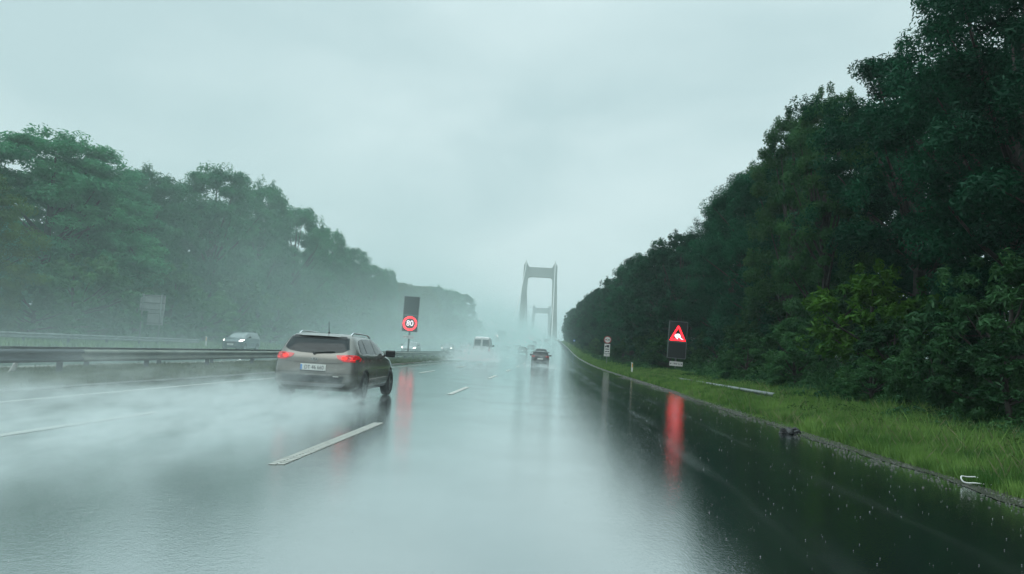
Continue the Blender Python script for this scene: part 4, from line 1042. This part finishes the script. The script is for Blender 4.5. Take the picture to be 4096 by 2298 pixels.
def spray_mat(name, amp, drift, wide, hi, fade, h0=.16, dec=0.0):
    b = NB(name); d = b.op('MAXIMUM', b.op('MULTIPLY', b.op('SUBTRACT', b.y, 1.3), -1.0), 0.0)
    cx = b.op('MULTIPLY', d, drift); wd = b.op('MULTIPLY_ADD', d, wide, 0.35); ht = b.op('MULTIPLY_ADD', d, hi, h0)
    tot = None
    for s in (-.78, .78):
        u = b.op('DIVIDE', b.op('SUBTRACT', b.op('SUBTRACT', b.x, s), cx), wd); e = b.gauss(u); tot = e if tot is None else b.op('ADD', tot, e)
    v = b.op('EXPONENT', b.op('MULTIPLY', b.op('DIVIDE', b.z, ht), -1.0))
    nz = b.op('MULTIPLY', b.rng(b.noise(2.2, (1.0, .22, 1.5), 5, .62), .42, .60, .03, 2.1), b.rng(b.noise(7.0, (1.0, .5, 1.2), 3, .6), .35, .65, .45, 1.5))
    f1 = b.rng(b.y, 1.6, .6); f2 = b.rng(b.y, -fade, -fade*.35)
    top = b.rng(b.z, 1.9, 1.0)
    tot = b.op('MULTIPLY', tot, b.op('EXPONENT', b.op('MULTIPLY', d, -dec)))
    de = b.op('MULTIPLY', tot, b.op('MULTIPLY', v, b.op('MULTIPLY', nz, b.op('MULTIPLY', f1, b.op('MULTIPLY', f2, b.op('MULTIPLY', top, amp))))))
    return b.done(de, .3, SPRAY_RATE)
sm = spray_mat('tyre_spray', 1.9, -.15, .15, .014, 15.0, .19, .14)
vol_obj('tyre_spray', (-7.2, -14.9, .01), (2.2, 1.6, 1.9), sm, (-4.90, 15.4, 0))
sm2 = spray_mat('tyre_spray_van', .75, .02, .09, .06, 20)
sm3 = spray_mat('tyre_spray_far', .12, .02, .07, .03, 18)
for (x, y, w_) in ((-.95, 71, 2.6), (-7.95, 85, 3.2)):
    vol_obj('tyre_spray', (-w_, -22, .01), (w_, 1.6, 1.9), sm3 if x > -3 else sm2, (x, y, hz(y)))
# general mist thrown up by the traffic
b = NB('road_mist')
zz = b.op('SUBTRACT', b.z, b.op('MULTIPLY', b.op('MAXIMUM', b.op('SUBTRACT', b.y, 95.0), 0.0), .024))
v = b.op('EXPONENT', b.op('MULTIPLY', b.op('MAXIMUM', zz, 0.0), -.13))
lat = b.op('MULTIPLY', b.rng(b.x, -36, -27, .35, 1), b.rng(b.x, -5.0, -13.0))
near = b.rng(b.y, 8, 70, .35, 1.0)
nz = b.rng(b.noise(.09, (1, .5, 1.6), 4, .55), .32, .68, .45, 1.5)
top = b.rng(b.z, 26, 14)
de = b.op('MULTIPLY', v, b.op('MULTIPLY', lat, b.op('MULTIPLY', near, b.op('MULTIPLY', nz, b.op('MULTIPLY', top, MIST)))))
vol_obj('road_mist', (-36, 8, .01), (-2.5, 500, 26), b.done(de, .2, MIST_RATE, (0.82, 0.985, 0.97, 1)))
b = NB('lane_mist')
zz = b.op('SUBTRACT', b.z, b.op('MULTIPLY', b.op('MAXIMUM', b.op('SUBTRACT', b.y, 95.0), 0.0), .026))
v = b.op('EXPONENT', b.op('MULTIPLY', b.op('MAXIMUM', zz, 0.0), -.45))
de = b.op('MULTIPLY', v, b.op('MULTIPLY', b.rng(b.y, 45, 120), b.op('MULTIPLY', b.op('MULTIPLY', b.rng(b.x, 4.5, 1.0), b.op('MULTIPLY', b.rng(b.x, -13.5, -10), b.rng(b.x, -2.0, -6.5, 1.0, 4.8))), b.op('MULTIPLY', b.rng(b.noise(.16, (1, .4, 1.5), 3), .3, .7, .5, 1.5), LMIST))))
vol_obj('lane_mist', (-13.5, 45, .01), (4.5, 460, 16), b.done(de, .2, MIST_RATE, (0.82, 0.985, 0.97, 1)))

# rain splashing on the wet road (nobody could count it)
rg = np.random.default_rng(77); N = 3000
yy_ = 2.6+26*rg.uniform(0, 1, N)**1.9; xx_ = rg.uniform(-9.5, 4.9, N); hh_ = rg.uniform(.0015, .005, N)*(1+yy_*.05); ww_ = hh_*rg.uniform(.3, .9, N)
aa = rg.uniform(0, math.pi, N); P0 = np.stack([xx_, yy_, np.full(N, .004)], 1)
ax_ = np.stack([np.cos(aa), np.sin(aa), 0*aa], 1)*ww_[:, None]; ay_ = np.stack([-np.sin(aa), np.cos(aa), 0*aa], 1)*ww_[:, None]; up_ = np.stack([0*aa, 0*aa, hh_], 1)
tri_ = [(P0+ax_, P0+ay_, P0+up_), (P0+ay_, P0-ax_, P0+up_), (P0-ax_, P0-ay_, P0+up_), (P0-ay_, P0+ax_, P0+up_)]
me = mesh_np('rain_splashes', np.concatenate([np.stack(t_, 1).reshape(-1, 3) for t_ in tri_]), 3, mat('splash_water', (.55, .60, .60), .15, spec=.8, noise=.05))
tag(link(bpy.data.objects.new('rain_splashes', me)), kind='stuff')
